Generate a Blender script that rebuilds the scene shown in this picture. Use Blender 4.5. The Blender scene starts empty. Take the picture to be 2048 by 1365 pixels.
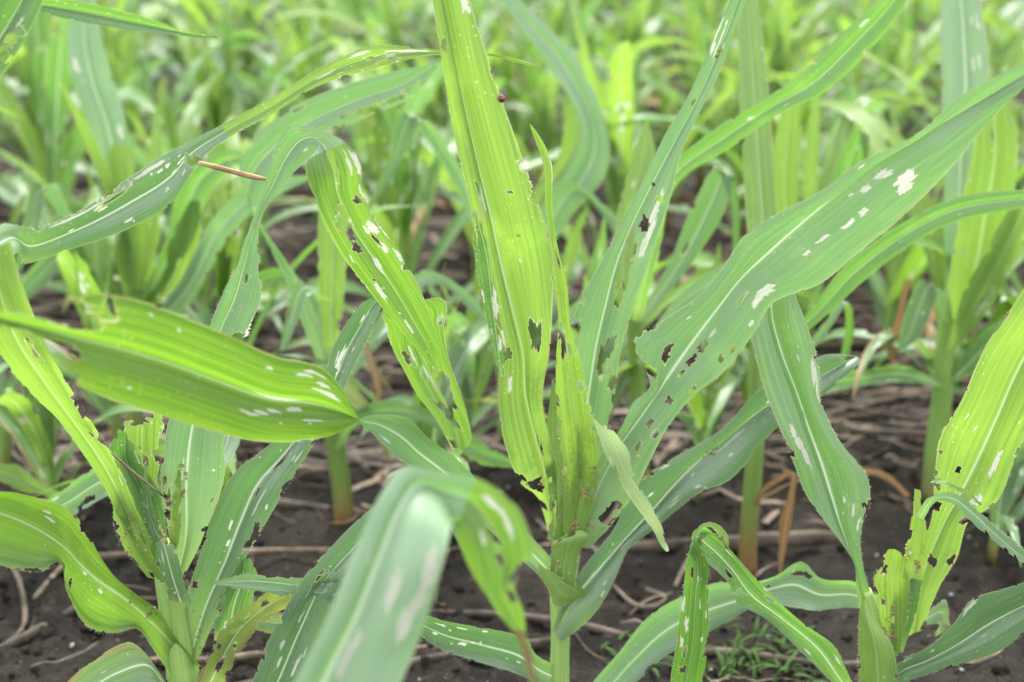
import bpy, math, random
import numpy as np
from mathutils import Vector, Matrix
from mathutils.geometry import delaunay_2d_cdt

R = math.radians
S = bpy.context.scene
COL = S.collection

# ------------------------------------------------------------------ camera, sky, sun, exposure
CAM_H, PITCH, FPX = 0.90, R(20.0), 2048 * 50.0 / 36.0
cd = bpy.data.cameras.new("camera")
cam = bpy.data.objects.new("camera", cd)
COL.objects.link(cam)
cam.location = (0, 0, CAM_H)
cam.rotation_euler = (R(90) - PITCH, 0, 0)
cd.lens, cd.sensor_width = 50.0, 36.0
cd.clip_start, cd.clip_end = 0.02, 2000
cd.dof.use_dof = True
cd.dof.focus_distance = 1.27
cd.dof.aperture_fstop = 3.6
cd.dof.aperture_blades = 0
S.camera = cam

SUN_EL, SUN_AZ = 66.0, 14.0          # behind the plants, a little to the left of the view axis
w = bpy.data.worlds.new("World")
S.world = w
w.use_nodes = True
nt = w.node_tree
bg = nt.nodes["Background"]
sky = nt.nodes.new("ShaderNodeTexSky")
sky.sky_type = 'NISHITA'
sky.sun_disc = False
sky.sun_elevation = R(SUN_EL)
sky.sun_rotation = R(-SUN_AZ)
sky.air_density, sky.dust_density, sky.ozone_density = 1.0, 4.0, 1.0
hs = nt.nodes.new("ShaderNodeHueSaturation")
hs.inputs["Saturation"].default_value = 0.22
nt.links.new(sky.outputs[0], hs.inputs["Color"])
cl = nt.nodes.new("ShaderNodeMix")                 # an even layer of bright cloud over the clear sky
cl.data_type = 'RGBA'
cl.inputs[0].default_value = 0.5
cl.inputs[7].default_value = (6.8, 6.8, 6.8, 1)
nt.links.new(hs.outputs[0], cl.inputs[6])
nt.links.new(cl.outputs[2], bg.inputs["Color"])
bg.inputs["Strength"].default_value = 0.14

sl = bpy.data.lights.new("sun", 'SUN')
sl.energy, sl.angle, sl.color = 2.3, R(20), (1.0, 0.975, 0.93)
so = bpy.data.objects.new("sun", sl)
COL.objects.link(so)
sd = Vector((-math.sin(R(SUN_AZ)) * math.cos(R(SUN_EL)), math.cos(R(SUN_AZ)) * math.cos(R(SUN_EL)), math.sin(R(SUN_EL))))
so.rotation_euler = sd.to_track_quat('Z', 'Y').to_euler()
so.location = sd * 20

S.view_settings.view_transform = 'Standard'
S.view_settings.look = 'None'
S.view_settings.exposure = 2.12
S.view_settings.gamma = 1.0
S.view_settings.use_curve_mapping = False
S.render.engine = 'CYCLES'
S.cycles.use_denoising = True
S.cycles.max_bounces = 8
S.cycles.transmission_bounces = 6
S.cycles.diffuse_bounces = 4

# ------------------------------------------------------------------ helpers
CP, SP_ = math.cos(PITCH), math.sin(PITCH)


def at(px, py, Y):
    """photo pixel (2048 wide) + distance from the camera's foot -> world point"""
    dx, dy = (px - 1024) / FPX, (682.5 - py) / FPX
    d = (dx, CP + dy * SP_, -SP_ + dy * CP)
    k = Y / d[1]
    return (d[0] * k, Y, CAM_H + d[2] * k)


def proj(P):
    """world points (n,3) -> photo pixels"""
    P = np.asarray(P)
    y, z = P[..., 1], P[..., 2] - CAM_H
    dep = y * CP - z * SP_
    up = y * SP_ + z * CP
    return np.stack([1024 + FPX * P[..., 0] / dep, 682.5 - FPX * up / dep], -1), dep


def tag(o, label=None, cat=None, group=None, kind=None):
    if label: o["label"] = label
    if cat: o["category"] = cat
    if group: o["group"] = group
    if kind: o["kind"] = kind
    return o


def empty(name, loc):
    o = bpy.data.objects.new(name, None)
    o.empty_display_size = 0.02
    o.location = loc
    COL.objects.link(o)
    return o


def child_of(o, parent):
    o.parent = parent
    o.matrix_parent_inverse = Matrix.Identity(4)


def link_mesh(name, me, parent=None):
    o = bpy.data.objects.new(name, me)
    COL.objects.link(o)
    if parent is not None:
        o.parent = parent
    return o


def mesh_from(name, V, F, mats, fm=None, attrs=None, smooth=True):
    me = bpy.data.meshes.new(name)
    V = np.asarray(V, dtype=np.float64)
    me.from_pydata([tuple(v) for v in V], [], [tuple(int(i) for i in f) for f in F])
    for m in mats:
        me.materials.append(m)
    if fm is not None:
        me.polygons.foreach_set("material_index", np.asarray(fm, dtype=np.int32))
    if smooth:
        me.polygons.foreach_set("use_smooth", np.ones(len(me.polygons), dtype=bool))
    for k, a in (attrs or {}).items():
        at_ = me.attributes.new(k, 'FLOAT', 'POINT')
        at_.data.foreach_set("value", np.asarray(a, dtype=np.float32))
    me.update()
    return me


# ---- value noise (numpy)
def _hash(ix, iy, seed):
    n = (ix.astype(np.int64) * 374761393 + iy.astype(np.int64) * 668265263 + seed * 974711) & 0x7fffffff
    n = ((n ^ (n >> 13)) * 1274126177) & 0x7fffffff
    return ((n ^ (n >> 16)) & 0xffff) / 65535.0


def vnoise(x, y, seed=0):
    ix, iy = np.floor(x), np.floor(y)
    fx, fy = x - ix, y - iy
    fx, fy = fx * fx * (3 - 2 * fx), fy * fy * (3 - 2 * fy)
    a, b = _hash(ix, iy, seed), _hash(ix + 1, iy, seed)
    c, d = _hash(ix, iy + 1, seed), _hash(ix + 1, iy + 1, seed)
    return (a * (1 - fx) + b * fx) * (1 - fy) + (c * (1 - fx) + d * fx) * fy


# ------------------------------------------------------------------ materials
def new_mat(name):
    m = bpy.data.materials.new(name)
    m.use_nodes = True
    t = m.node_tree
    for n in list(t.nodes):
        t.nodes.remove(n)
    return m, t


class NB:
    """small node builder"""
    def __init__(s, t): s.t = t
    def n(s, typ, **kw):
        nd = s.t.nodes.new(typ)
        for k, v in kw.items(): setattr(nd, k, v)
        return nd
    def l(s, a, b): s.t.links.new(a, b)
    def setin(s, sock, v):
        if hasattr(v, "is_output"): s.l(v, sock)
        elif isinstance(v, (tuple, list)) and len(v) == 3 and sock.type == 'RGBA': sock.default_value = (*v, 1)
        else: sock.default_value = v
    def math(s, op, a, b=0.0, c=None, clamp=False):
        nd = s.n("ShaderNodeMath", operation=op, use_clamp=clamp)
        s.setin(nd.inputs[0], a); s.setin(nd.inputs[1], b)
        if c is not None: s.setin(nd.inputs[2], c)
        return nd.outputs[0]
    def attr(s, name): return s.n("ShaderNodeAttribute", attribute_name=name).outputs["Fac"]
    def vec(s, x, y, z=0.0):
        nd = s.n("ShaderNodeCombineXYZ")
        for i, v in enumerate((x, y, z)): s.setin(nd.inputs[i], v)
        return nd.outputs[0]
    def noise(s, v, scale=1.0, detail=2.0, rough=0.5):
        nd = s.n("ShaderNodeTexNoise")
        s.l(v, nd.inputs["Vector"])
        nd.inputs["Scale"].default_value = scale
        nd.inputs["Detail"].default_value = detail
        nd.inputs["Roughness"].default_value = rough
        return nd.outputs["Fac"]
    def step(s, v, lo, hi):
        nd = s.n("ShaderNodeMapRange", interpolation_type='SMOOTHSTEP')
        s.setin(nd.inputs[0], v); s.setin(nd.inputs[1], lo); s.setin(nd.inputs[2], hi)
        return nd.outputs[0]
    def mix(s, f, a, b):
        nd = s.n("ShaderNodeMix", data_type='RGBA')
        s.setin(nd.inputs[0], f); s.setin(nd.inputs[6], a); s.setin(nd.inputs[7], b)
        return nd.outputs[2]


def leaf_mat(name, top, trans, stripe=0.5, gloss=0.5, rough=0.42, tfac=0.45, dry=0.0, bloom_sheen=0.25, ribcol=(0.62, 0.72, 0.56), ribk=0.95):
    """a maize blade: parallel veins, pale midrib, pale cut edges, specks; thin, so it lets light through"""
    m, t = new_mat(name)
    b = NB(t)
    la, lt, lx, lv, rim, stain = (b.attr(k) for k in ("la", "lt", "lx", "lv", "rim", "stain"))
    rnd = b.n("ShaderNodeObjectInfo").outputs["Random"]
    z = b.math('MULTIPLY', rnd, 37.0)
    vb = b.noise(b.vec(b.math('MULTIPLY', la, 17.0), b.math('MULTIPLY', lv, 0.9), z), 1.0, 2.5, 0.55)
    vf = b.noise(b.vec(b.math('MULTIPLY', lx, 620.0), b.math('MULTIPLY', lv, 2.5), z), 1.0, 1.0)
    mott = b.noise(b.vec(b.math('MULTIPLY', lx, 28.0), b.math('MULTIPLY', lv, 14.0), z), 1.0, 3.0, 0.6)
    st = b.math('ADD', b.math('MULTIPLY', b.step(vb, 0.28, 0.72), 0.60), b.math('MULTIPLY', b.step(vf, .3, .7), 0.40))
    st = b.math('MULTIPLY_ADD', b.math('SUBTRACT', st, 0.5), stripe * 2.0, 0.5)
    dk = lambda c, k: tuple(x * k for x in c)
    yel = lambda c: (c[0] * 1.40, c[1] * 1.22, c[2] * 0.9)
    ctop = b.mix(st, dk(top, 0.68), dk(yel(top), 1.02))
    ctr = b.mix(st, dk(trans, 0.60), dk(yel(trans), 1.02))
    # mottled yellowing that differs from leaf to leaf
    my = b.math('MULTIPLY', b.step(mott, 0.5, 0.78), b.math('MULTIPLY_ADD', rnd, 0.5, 0.12))
    ctop = b.mix(my, ctop, dk(yel(yel(top)), 0.9))
    ctr = b.mix(my, ctr, dk(yel(trans), 1.25))
    # paler at the very base of the blade
    basef = b.math('MULTIPLY', b.math('SUBTRACT', 1.0, b.step(lt, 0.0, 0.22)), 0.45)
    ctop = b.mix(basef, ctop, (0.16, 0.26, 0.06))
    ctr = b.mix(basef, ctr, (0.34, 0.55, 0.08))
    # midrib
    da = b.math('ABSOLUTE', b.math('SUBTRACT', la, 0.5))
    wr = b.math('MULTIPLY_ADD', lt, -0.040, 0.058)
    core = b.math('SUBTRACT', 1.0, b.step(da, b.math('MULTIPLY', wr, 0.30), b.math('MULTIPLY', wr, 0.50)))
    flank = b.math('SUBTRACT', 1.0, b.step(da, 0.0, b.math('MULTIPLY', wr, 1.5)))
    rib = b.math('MULTIPLY_ADD', core, 0.72, b.math('MULTIPLY', flank, 0.28))
    geo = b.n("ShaderNodeNewGeometry")
    under = geo.outputs["Backfacing"]
    ribtop = b.math('MULTIPLY', rib, b.math('MULTIPLY_ADD', under, -0.6 * ribk, ribk))
    ctr = b.mix(b.math('MULTIPLY', rib, 0.75), ctr, (0.32, 0.42, 0.22))
    # specks from small feeding wounds
    vo = b.n("ShaderNodeTexVoronoi", voronoi_dimensions='2D')
    b.l(b.vec(b.math('MULTIPLY', lx, 210.0), b.math('MULTIPLY', lv, 120.0)), vo.inputs["Vector"])
    vo.inputs["Scale"].default_value = 1.0
    pick = b.n("ShaderNodeSeparateColor"); b.l(vo.outputs["Color"], pick.inputs[0])
    msk = b.noise(b.vec(b.math('MULTIPLY', lx, 20.0), b.math('MULTIPLY', lv, 9.0), b.math('MULTIPLY', rnd, 91.0)), 1.0, 2.0)
    sp = b.math('MULTIPLY', b.math('LESS_THAN', vo.outputs["Distance"], b.math('MULTIPLY_ADD', pick.outputs[1], 0.10, 0.05)),
                b.math('GREATER_THAN', pick.outputs[0], 0.55))
    sp = b.math('MULTIPLY', sp, b.step(msk, 0.50, 0.62))
    sp = b.math('MULTIPLY', sp, 0.45)
    ctop = b.mix(sp, ctop, (0.42, 0.47, 0.25))
    ctr = b.mix(sp, ctr, (0.55, 0.62, 0.25))
    # dried rim round each bite, and the thin pale margin
    marg = b.step(da, 0.482, 0.497)
    rimf = b.math('MAXIMUM', b.step(rim, 0.25, 0.75), b.math('MULTIPLY', marg, 0.55))
    rc = b.step(mott, 0.40, 0.62)
    ctop = b.mix(rimf, ctop, b.mix(rc, (0.34, 0.36, 0.19), (0.24, 0.17, 0.08)))
    ctr = b.mix(rimf, ctr, b.mix(rc, (0.42, 0.46, 0.20), (0.32, 0.24, 0.09)))
    # frass stains
    ns = b.noise(b.vec(b.math('MULTIPLY', lx, 230.0), b.math('MULTIPLY', lv, 110.0)), 1.0, 5.0, 0.7)
    stf = b.math('MULTIPLY', b.step(b.math('MULTIPLY_ADD', stain, 0.32, b.math('SUBTRACT', ns, 0.32)), 0.36, 0.52), 0.30)
    ctop = b.mix(stf, ctop, (0.06, 0.085, 0.014))
    ctr = b.mix(stf, ctr, (0.07, 0.11, 0.012))
    # browned, drying parts
    if dry > 0:
        nd_ = b.noise(b.vec(b.math('MULTIPLY', la, 5.0), b.math('MULTIPLY', lv, 9.0), z), 1.0, 4.0, 0.65)
        dm = b.math('ADD', b.math('MULTIPLY_ADD', b.step(da, 0.25, 0.5), 0.30, nd_), b.math('MULTIPLY', b.step(lt, 0.7, 1.0), 0.22))
        df = b.step(dm, 1.02 - dry * 0.55, 1.12 - dry * 0.55)
        ctop = b.mix(df, ctop, b.mix(st, (0.11, 0.065, 0.03), (0.33, 0.22, 0.11)))
        ctr = b.mix(df, ctr, (0.22, 0.12, 0.045))
    # waxy upper face, with pale sky sheen put into its colour
    blo = b.math('MULTIPLY', b.math('SUBTRACT', 1.0, under), bloom_sheen)
    blo = b.math('MULTIPLY', blo, b.math('MULTIPLY_ADD', mott, 0.6, 0.7))
    ctop = b.mix(blo, ctop, (0.26, 0.405, 0.27))
    ctop = b.mix(ribtop, ctop, ribcol)
    bh = b.math('ADD', b.math('MULTIPLY', vb, 1.0), b.math('MULTIPLY_ADD', vf, 0.22, b.math('MULTIPLY', rib, 0.12)))
    bump = b.n("ShaderNodeBump"); bump.inputs["Strength"].default_value = 0.45
    bump.inputs["Distance"].default_value = 0.0016
    b.l(bh, bump.inputs["Height"])
    p = b.n("ShaderNodeBsdfPrincipled")
    b.l(ctop, p.inputs["Base Color"])
    p.inputs["Roughness"].default_value = rough
    b.setin(p.inputs["Specular IOR Level"], b.math('MULTIPLY', b.math('MULTIPLY_ADD', under, -0.45, 1.0), gloss))
    b.l(bump.outputs[0], p.inputs["Normal"])
    tr = b.n("ShaderNodeBsdfTranslucent")
    b.l(ctr, tr.inputs["Color"]); b.l(bump.outputs[0], tr.inputs["Normal"])
    mx = b.n("ShaderNodeMixShader"); mx.inputs[0].default_value = tfac
    b.l(p.outputs[0], mx.inputs[1]); b.l(tr.outputs[0], mx.inputs[2])
    o = b.n("ShaderNodeOutputMaterial"); b.l(mx.outputs[0], o.inputs[0])
    return m


def scar_mat(name, c, tfac=0.45, thin=0.0):
    m, t = new_mat(name)
    b = NB(t)
    lx, lv = b.attr("lx"), b.attr("lv")
    n = b.noise(b.vec(b.math('MULTIPLY', lx, 900.0), b.math('MULTIPLY', lv, 40.0)), 1.0, 2.0)
    n2 = b.noise(b.vec(b.math('MULTIPLY', lx, 160.0), b.math('MULTIPLY', lv, 110.0)), 1.0, 3.0)
    col = b.mix(b.step(n, .3, .7), tuple(x * 0.74 for x in c), c)
    col = b.mix(b.math('MULTIPLY', b.step(n2, .5, .75), .5), col, (0.33, 0.38, 0.22))
    p = b.n("ShaderNodeBsdfPrincipled"); b.l(col, p.inputs["Base Color"])
    p.inputs["Roughness"].default_value = 0.45
    tr = b.n("ShaderNodeBsdfTranslucent"); b.l(col, tr.inputs["Color"])
    mx = b.n("ShaderNodeMixShader"); mx.inputs[0].default_value = tfac
    b.l(p.outputs[0], mx.inputs[1]); b.l(tr.outputs[0], mx.inputs[2])
    o = b.n("ShaderNodeOutputMaterial"); b.l(mx.outputs[0], o.inputs[0])
    return m


def plain_mat(name, c1, c2, scale=(30, 30, 30), rough=0.7, bump=0.3, detail=4, coord='Object', spec=0.3, dist=0.002):
    m, t = new_mat(name)
    b = NB(t)
    tc = b.n("ShaderNodeTexCoord")
    mp = b.n("ShaderNodeMapping"); mp.inputs["Scale"].default_value = scale
    b.l(tc.outputs[coord], mp.inputs[0])
    n = b.noise(mp.outputs[0], 1.0, detail, 0.6)
    rnd = b.n("ShaderNodeObjectInfo").outputs["Random"]
    k = b.math('MULTIPLY_ADD', rnd, 0.5, -0.25)
    col = b.mix(b.math('ADD', b.step(n, 0.3, 0.7), k, clamp=True), c1, c2)
    p = b.n("ShaderNodeBsdfPrincipled"); b.l(col, p.inputs["Base Color"])
    p.inputs["Roughness"].default_value = rough
    p.inputs["Specular IOR Level"].default_value = spec
    bp = b.n("ShaderNodeBump"); bp.inputs["Strength"].default_value = bump; bp.inputs["Distance"].default_value = dist
    b.l(n, bp.inputs["Height"]); b.l(bp.outputs[0], p.inputs["Normal"])
    o = b.n("ShaderNodeOutputMaterial"); b.l(p.outputs[0], o.inputs[0])
    return m


def stalk_mat(name, green, low, z0=.12, z1=.55):
    """green stalk going purple-brown towards the soil (attribute lt = 0 at the soil)"""
    m, t = new_mat(name)
    b = NB(t)
    lt, la = b.attr("lt"), b.attr("la")
    rnd = b.n("ShaderNodeObjectInfo").outputs["Random"]
    n = b.noise(b.vec(b.math('MULTIPLY', la, 22.0), b.math('MULTIPLY', lt, 3.0), b.math('MULTIPLY', rnd, 20.0)), 1.0, 3.0)
    col = b.mix(b.step(n, 0.3, 0.7), tuple(x * 0.75 for x in green), green)
    col = b.mix(b.math('SUBTRACT', 1.0, b.step(b.math('MULTIPLY_ADD', n, 0.25, lt), z0, z1)), col, low)
    p = b.n("ShaderNodeBsdfPrincipled"); b.l(col, p.inputs["Base Color"])
    p.inputs["Roughness"].default_value = 0.42
    p.inputs["Subsurface Weight"].default_value = 0.15
    p.inputs["Subsurface Radius"].default_value = (0.004, 0.006, 0.001)
    bp = b.n("ShaderNodeBump"); bp.inputs["Strength"].default_value = 0.25; bp.inputs["Distance"].default_value = 0.001
    b.l(n, bp.inputs["Height"]); b.l(bp.outputs[0], p.inputs["Normal"])
    o = b.n("ShaderNodeOutputMaterial"); b.l(p.outputs[0], o.inputs[0])
    return m


def soil_mat():
    m, t = new_mat("soil")
    b = NB(t)
    pos = b.n("ShaderNodeNewGeometry").outputs["Position"]
    n1 = b.noise(pos, 3.0, 5.0, 0.6)
    n2 = b.noise(pos, 60.0, 6.0, 0.65)
    n3 = b.noise(pos, 330.0, 3.0, 0.6)
    col = b.mix(b.step(n1, 0.3, 0.7), (0.0105, 0.0092, 0.0074), (0.0275, 0.0240, 0.0195))
    col = b.mix(b.math('MULTIPLY', b.step(n2, 0.52, 0.72), 0.6), col, (0.060, 0.050, 0.040))
    col = b.mix(b.math('MULTIPLY', b.step(n3, 0.64, 0.72), 0.55), col, (0.085, 0.073, 0.061))
    p = b.n("ShaderNodeBsdfPrincipled"); b.l(col, p.inputs["Base Color"])
    p.inputs["Roughness"].default_value = 0.95
    p.inputs["Specular IOR Level"].default_value = 0.15
    h = b.math('ADD', b.math('MULTIPLY', n2, 1.0), b.math('MULTIPLY', n3, 0.35))
    bp = b.n("ShaderNodeBump"); bp.inputs["Strength"].default_value = 1.0; bp.inputs["Distance"].default_value = 0.018
    b.l(h, bp.inputs["Height"]); b.l(bp.outputs[0], p.inputs["Normal"])
    o = b.n("ShaderNodeOutputMaterial"); b.l(p.outputs[0], o.inputs[0])
    return m


M = {
    # upper-face blades, blue green and waxy, sky sheen put into the colour
    'blue': leaf_mat("leaf_blue_green", (0.069, 0.149, 0.069), (0.125, 0.29, 0.075), 0.36, 0.85, 0.39, 0.36, 0, 0.46),
    # deeper blue green, older blades
    'deep': leaf_mat("leaf_deep_green", (0.040, 0.100, 0.042), (0.085, 0.22, 0.045), 0.34, 0.95, 0.34, 0.30, 0, 0.30),
    # mid green
    'mid': leaf_mat("leaf_green", (0.068, 0.169, 0.049), (0.125, 0.31, 0.042), 0.42, 0.75, 0.36, 0.40, 0, 0.24),
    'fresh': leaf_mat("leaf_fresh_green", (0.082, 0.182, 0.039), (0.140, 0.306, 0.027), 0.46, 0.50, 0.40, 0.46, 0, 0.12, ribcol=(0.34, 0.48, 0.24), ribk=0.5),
    # young, thin, yellow green blades of the whorl
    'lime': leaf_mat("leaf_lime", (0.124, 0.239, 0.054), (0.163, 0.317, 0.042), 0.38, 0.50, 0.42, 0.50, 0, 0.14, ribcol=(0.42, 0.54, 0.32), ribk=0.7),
    'whorl': leaf_mat("leaf_whorl", (0.155, 0.285, 0.042), (0.22, 0.42, 0.045), 0.40, 0.5, 0.42, 0.36, 0, 0.08, ribcol=(0.36, 0.5, 0.2), ribk=0.5),
    'sheath': leaf_mat("leaf_sheath", (0.125, 0.245, 0.042), (0.17, 0.30, 0.06), 0.30, 0.5, 0.42, 0.22, 0, 0.1, ribcol=(0.3, 0.44, 0.16), ribk=0.3),
    'pale': leaf_mat("leaf_pale_cut", (0.19, 0.29, 0.10), (0.26, 0.42, 0.10), 0.25, 0.5, 0.4, 0.4, 0, 0.2, ribcol=(0.3, 0.42, 0.2), ribk=0.2),
    'dark': leaf_mat("leaf_dark", (0.042, 0.105, 0.032), (0.09, 0.24, 0.035), 0.42, 0.60, 0.38, 0.42, 0, 0.20),
    'old': leaf_mat("leaf_browning", (0.062, 0.125, 0.055), (0.14, 0.28, 0.06), 0.40, 0.60, 0.45, 0.36, 0.62, 0.42),
    'yellow': leaf_mat("leaf_yellowing", (0.12, 0.18, 0.05), (0.27, 0.38, 0.07), 0.45, 0.40, 0.50, 0.48, 0.50, 0.14),
    'dry': leaf_mat("leaf_dry", (0.16, 0.10, 0.05), (0.22, 0.14, 0.06), 0.60, 0.2, 0.7, 0.30, 1.6, 0.0),
    'scar': scar_mat("leaf_scar", (0.43, 0.46, 0.37), 0.45),
    'stalk': stalk_mat("stalk_green", (0.21, 0.36, 0.085), (0.17, 0.15, 0.065), .10, .40),
    'stalkn': stalk_mat("stalk_pale_green", (0.27, 0.43, 0.12), (0.2, 0.2, 0.08), .02, .16),
    'stalkb': stalk_mat("stalk_browned", (0.15, 0.25, 0.055), (0.17, 0.085, 0.035)),
    'soil': soil_mat(),
    'straw': plain_mat("dry_stalk", (0.020, 0.0155, 0.012), (0.095, 0.075, 0.057), (25, 25, 25), 0.8, 0.4),
    'straw2': plain_mat("pale_straw", (0.055, 0.040, 0.028), (0.20, 0.155, 0.11), (40, 40, 40), 0.75, 0.3),
    'stone': plain_mat("pebble", (0.10, 0.095, 0.09), (0.32, 0.31, 0.29), (60, 60, 60), 0.7, 0.4),
    'frass': plain_mat("frass", (0.12, 0.09, 0.035), (0.36, 0.29, 0.14), (300, 300, 300), 0.9, 0.4),
    'weed': plain_mat("weed", (0.014, 0.038, 0.008), (0.035, 0.070, 0.016), (40, 40, 40), 0.8, 0.1, spec=0.1),
    'hair': plain_mat("leaf_hair", (0.45, 0.52, 0.36), (0.55, 0.6, 0.45), (40, 40, 40), 0.5, 0.0),
}


# ------------------------------------------------------------------ the blade builder
def interp_rows(A, n):
    """A (k,d) stations -> (n,d) smooth, chord-length parameter"""
    A = np.asarray(A, float)
    return A


def hermite(t, X, ts):
    """t (k,), X (k,...) -> values at ts with monotone-ish Catmull-Rom tangents"""
    k = len(t)
    m = np.zeros_like(X)
    for i in range(k):
        if i == 0: m[i] = (X[1] - X[0]) / (t[1] - t[0])
        elif i == k - 1: m[i] = (X[-1] - X[-2]) / (t[-1] - t[-2])
        else:
            h0, h1 = t[i] - t[i - 1], t[i + 1] - t[i]
            m[i] = ((X[i] - X[i - 1]) / h0 * h1 + (X[i + 1] - X[i]) / h1 * h0) / (h0 + h1)
    j = np.clip(np.searchsorted(t, ts, side='right') - 1, 0, k - 2)
    h = (t[j + 1] - t[j])
    u = (ts - t[j]) / h
    sh = (-1,) + (1,) * (X.ndim - 1)
    u, h = u.reshape(sh), h.reshape(sh)
    return ((2 * u**3 - 3 * u**2 + 1) * X[j] + (u**3 - 2 * u**2 + u) * h * m[j]
            + (-2 * u**3 + 3 * u**2) * X[j + 1] + (u**3 - u**2) * h * m[j + 1])


NA = 25


class Blade:
    """surface P(a,t): a 0..1 from edge to edge (midrib at 0.5), t 0..1 from base to tip"""
    def __init__(s, Ls, Ms, Rs, bulge=0.003, ripple=0.0012, seed=0, nt_=160):
        Ls, Ms, Rs = (np.asarray(q, float) for q in (Ls, Ms, Rs))
        seg = np.linalg.norm(np.diff(Ms, axis=0), axis=1)
        seg = np.maximum(seg, 0.4 * np.linalg.norm(np.diff(Ls, axis=0), axis=1))
        seg = np.maximum(seg, 0.4 * np.linalg.norm(np.diff(Rs, axis=0), axis=1)) + 1e-5
        t = np.concatenate([[0], np.cumsum(seg)])
        s.len = t[-1]
        t = t / t[-1]
        s.ts = t
        ts = np.linspace(0, 1, nt_)
        L, Mi, Rr = hermite(t, Ls, ts), hermite(t, Ms, ts), hermite(t, Rs, ts)
        a = np.linspace(0, 1, NA)
        G = np.zeros((nt_, NA, 3))
        for i, ai in enumerate(a):
            if ai <= 0.5: G[:, i] = L + (Mi - L) * (ai * 2)
            else: G[:, i] = Mi + (Rr - Mi) * (ai * 2 - 1)
        s.W = np.linalg.norm(L - Mi, axis=1) + np.linalg.norm(Rr - Mi, axis=1)
        s.w = max(0.006, float(np.percentile(s.W, 70)))
        dt = np.gradient(G, axis=0); da = np.gradient(G, axis=1)
        N = np.cross(da, dt)
        N /= np.linalg.norm(N, axis=2, keepdims=True) + 1e-9
        lam = np.where(a <= 0.5, a * 2, a * 2 - 1)
        bl = np.sin(np.pi * lam) * bulge
        sc = np.clip(s.W / 0.05, 0.15, 1.2)[:, None]
        aa, tt = np.meshgrid(a, ts)
        edge = (np.abs(aa - .5) * 2) ** 2
        rip = (vnoise(tt * s.len * 22 + seed, (aa > .5) * 7.3 + seed * 1.7, seed) - .5) * 2 * ripple * 2.2 * edge
        cor = (vnoise(aa * 9 + seed * 3.1, tt * s.len * 3, seed + 5) - .5) * 0.0011
        s.G = G + N * ((bl[None, :] * sc + (rip + cor) * sc)[..., None])
        s.N = N
        s.nt = nt_
        s.rev = False

    def ev(s, a, t):
        x = np.clip(np.asarray(a) * (NA - 1), 0, NA - 1 - 1e-6)
        y = np.clip(np.asarray(t) * (s.nt - 1), 0, s.nt - 1 - 1e-6)
        i, j = x.astype(int), y.astype(int)
        fx, fy = (x - i)[:, None], (y - j)[:, None]
        G = s.G
        return (G[j, i] * (1 - fx) * (1 - fy) + G[j, i + 1] * fx * (1 - fy) + G[j + 1, i] * (1 - fx) * fy + G[j + 1, i + 1] * fx * fy)

    def find(s, x, y, tr=(0, 1)):
        q, dep = proj(s.G)
        d = (q[..., 0] - x) ** 2 + (q[..., 1] - y) ** 2
        j0, j1 = int(tr[0] * (s.nt - 1)), int(tr[1] * (s.nt - 1)) + 1
        sub = d[j0:j1]
        j, i = np.unravel_index(np.argmin(sub), sub.shape)
        return i / (NA - 1), (j + j0) / (s.nt - 1), math.sqrt(sub[j, i]), dep[j + j0, i]


def blob(rng, cx, cy, hl, hw, step=0.0013, rough=0.28):
    """ragged outline round (cx,cy): hl along the blade (y), hw across (x), metres"""
    per = math.pi * (hl + hw) * 1.1
    n = max(8, min(90, int(per / step)))
    ph = [rng.uniform(0, 6.28) for _ in range(7)]
    am = [rough * rng.uniform(.3, 1) / (k + 1) ** .55 for k in range(7)]
    pts = []
    for i in range(n):
        th = 2 * math.pi * i / n
        r = 1 + sum(am[k] * math.sin((k + 2) * th + ph[k]) for k in range(7)) * 0.85 + rng.uniform(-.17, .17) * min(1, rough * 3.5)
        if rng.random() < .05: r *= rng.choice((.72, 1.3))
        r = max(r, .25)
        c, s_ = math.cos(th), math.sin(th)
        pw = 0.72
        pts.append((cx + hw * r * math.copysign(abs(c) ** pw, c), cy + hl * r * math.copysign(abs(s_) ** pw, s_)))
    return np.array(pts)


def inpoly(P, poly):
    x, y = P[:, 0], P[:, 1]
    r = np.zeros(len(P), bool)
    m = (x >= poly[:, 0].min()) & (x <= poly[:, 0].max()) & (y >= poly[:, 1].min()) & (y <= poly[:, 1].max())
    if not m.any(): return r
    xs, ys = x[m], y[m]
    c = np.zeros(len(xs), bool)
    q = np.roll(poly, 1, axis=0)
    for (x1, y1), (x2, y2) in zip(poly, q):
        if y1 == y2: continue
        k = ((y1 > ys) != (y2 > ys)) & (xs < (x2 - x1) * (ys - y1) / (y2 - y1) + x1)
        c ^= k
    r[m] = c
    return r


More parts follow.
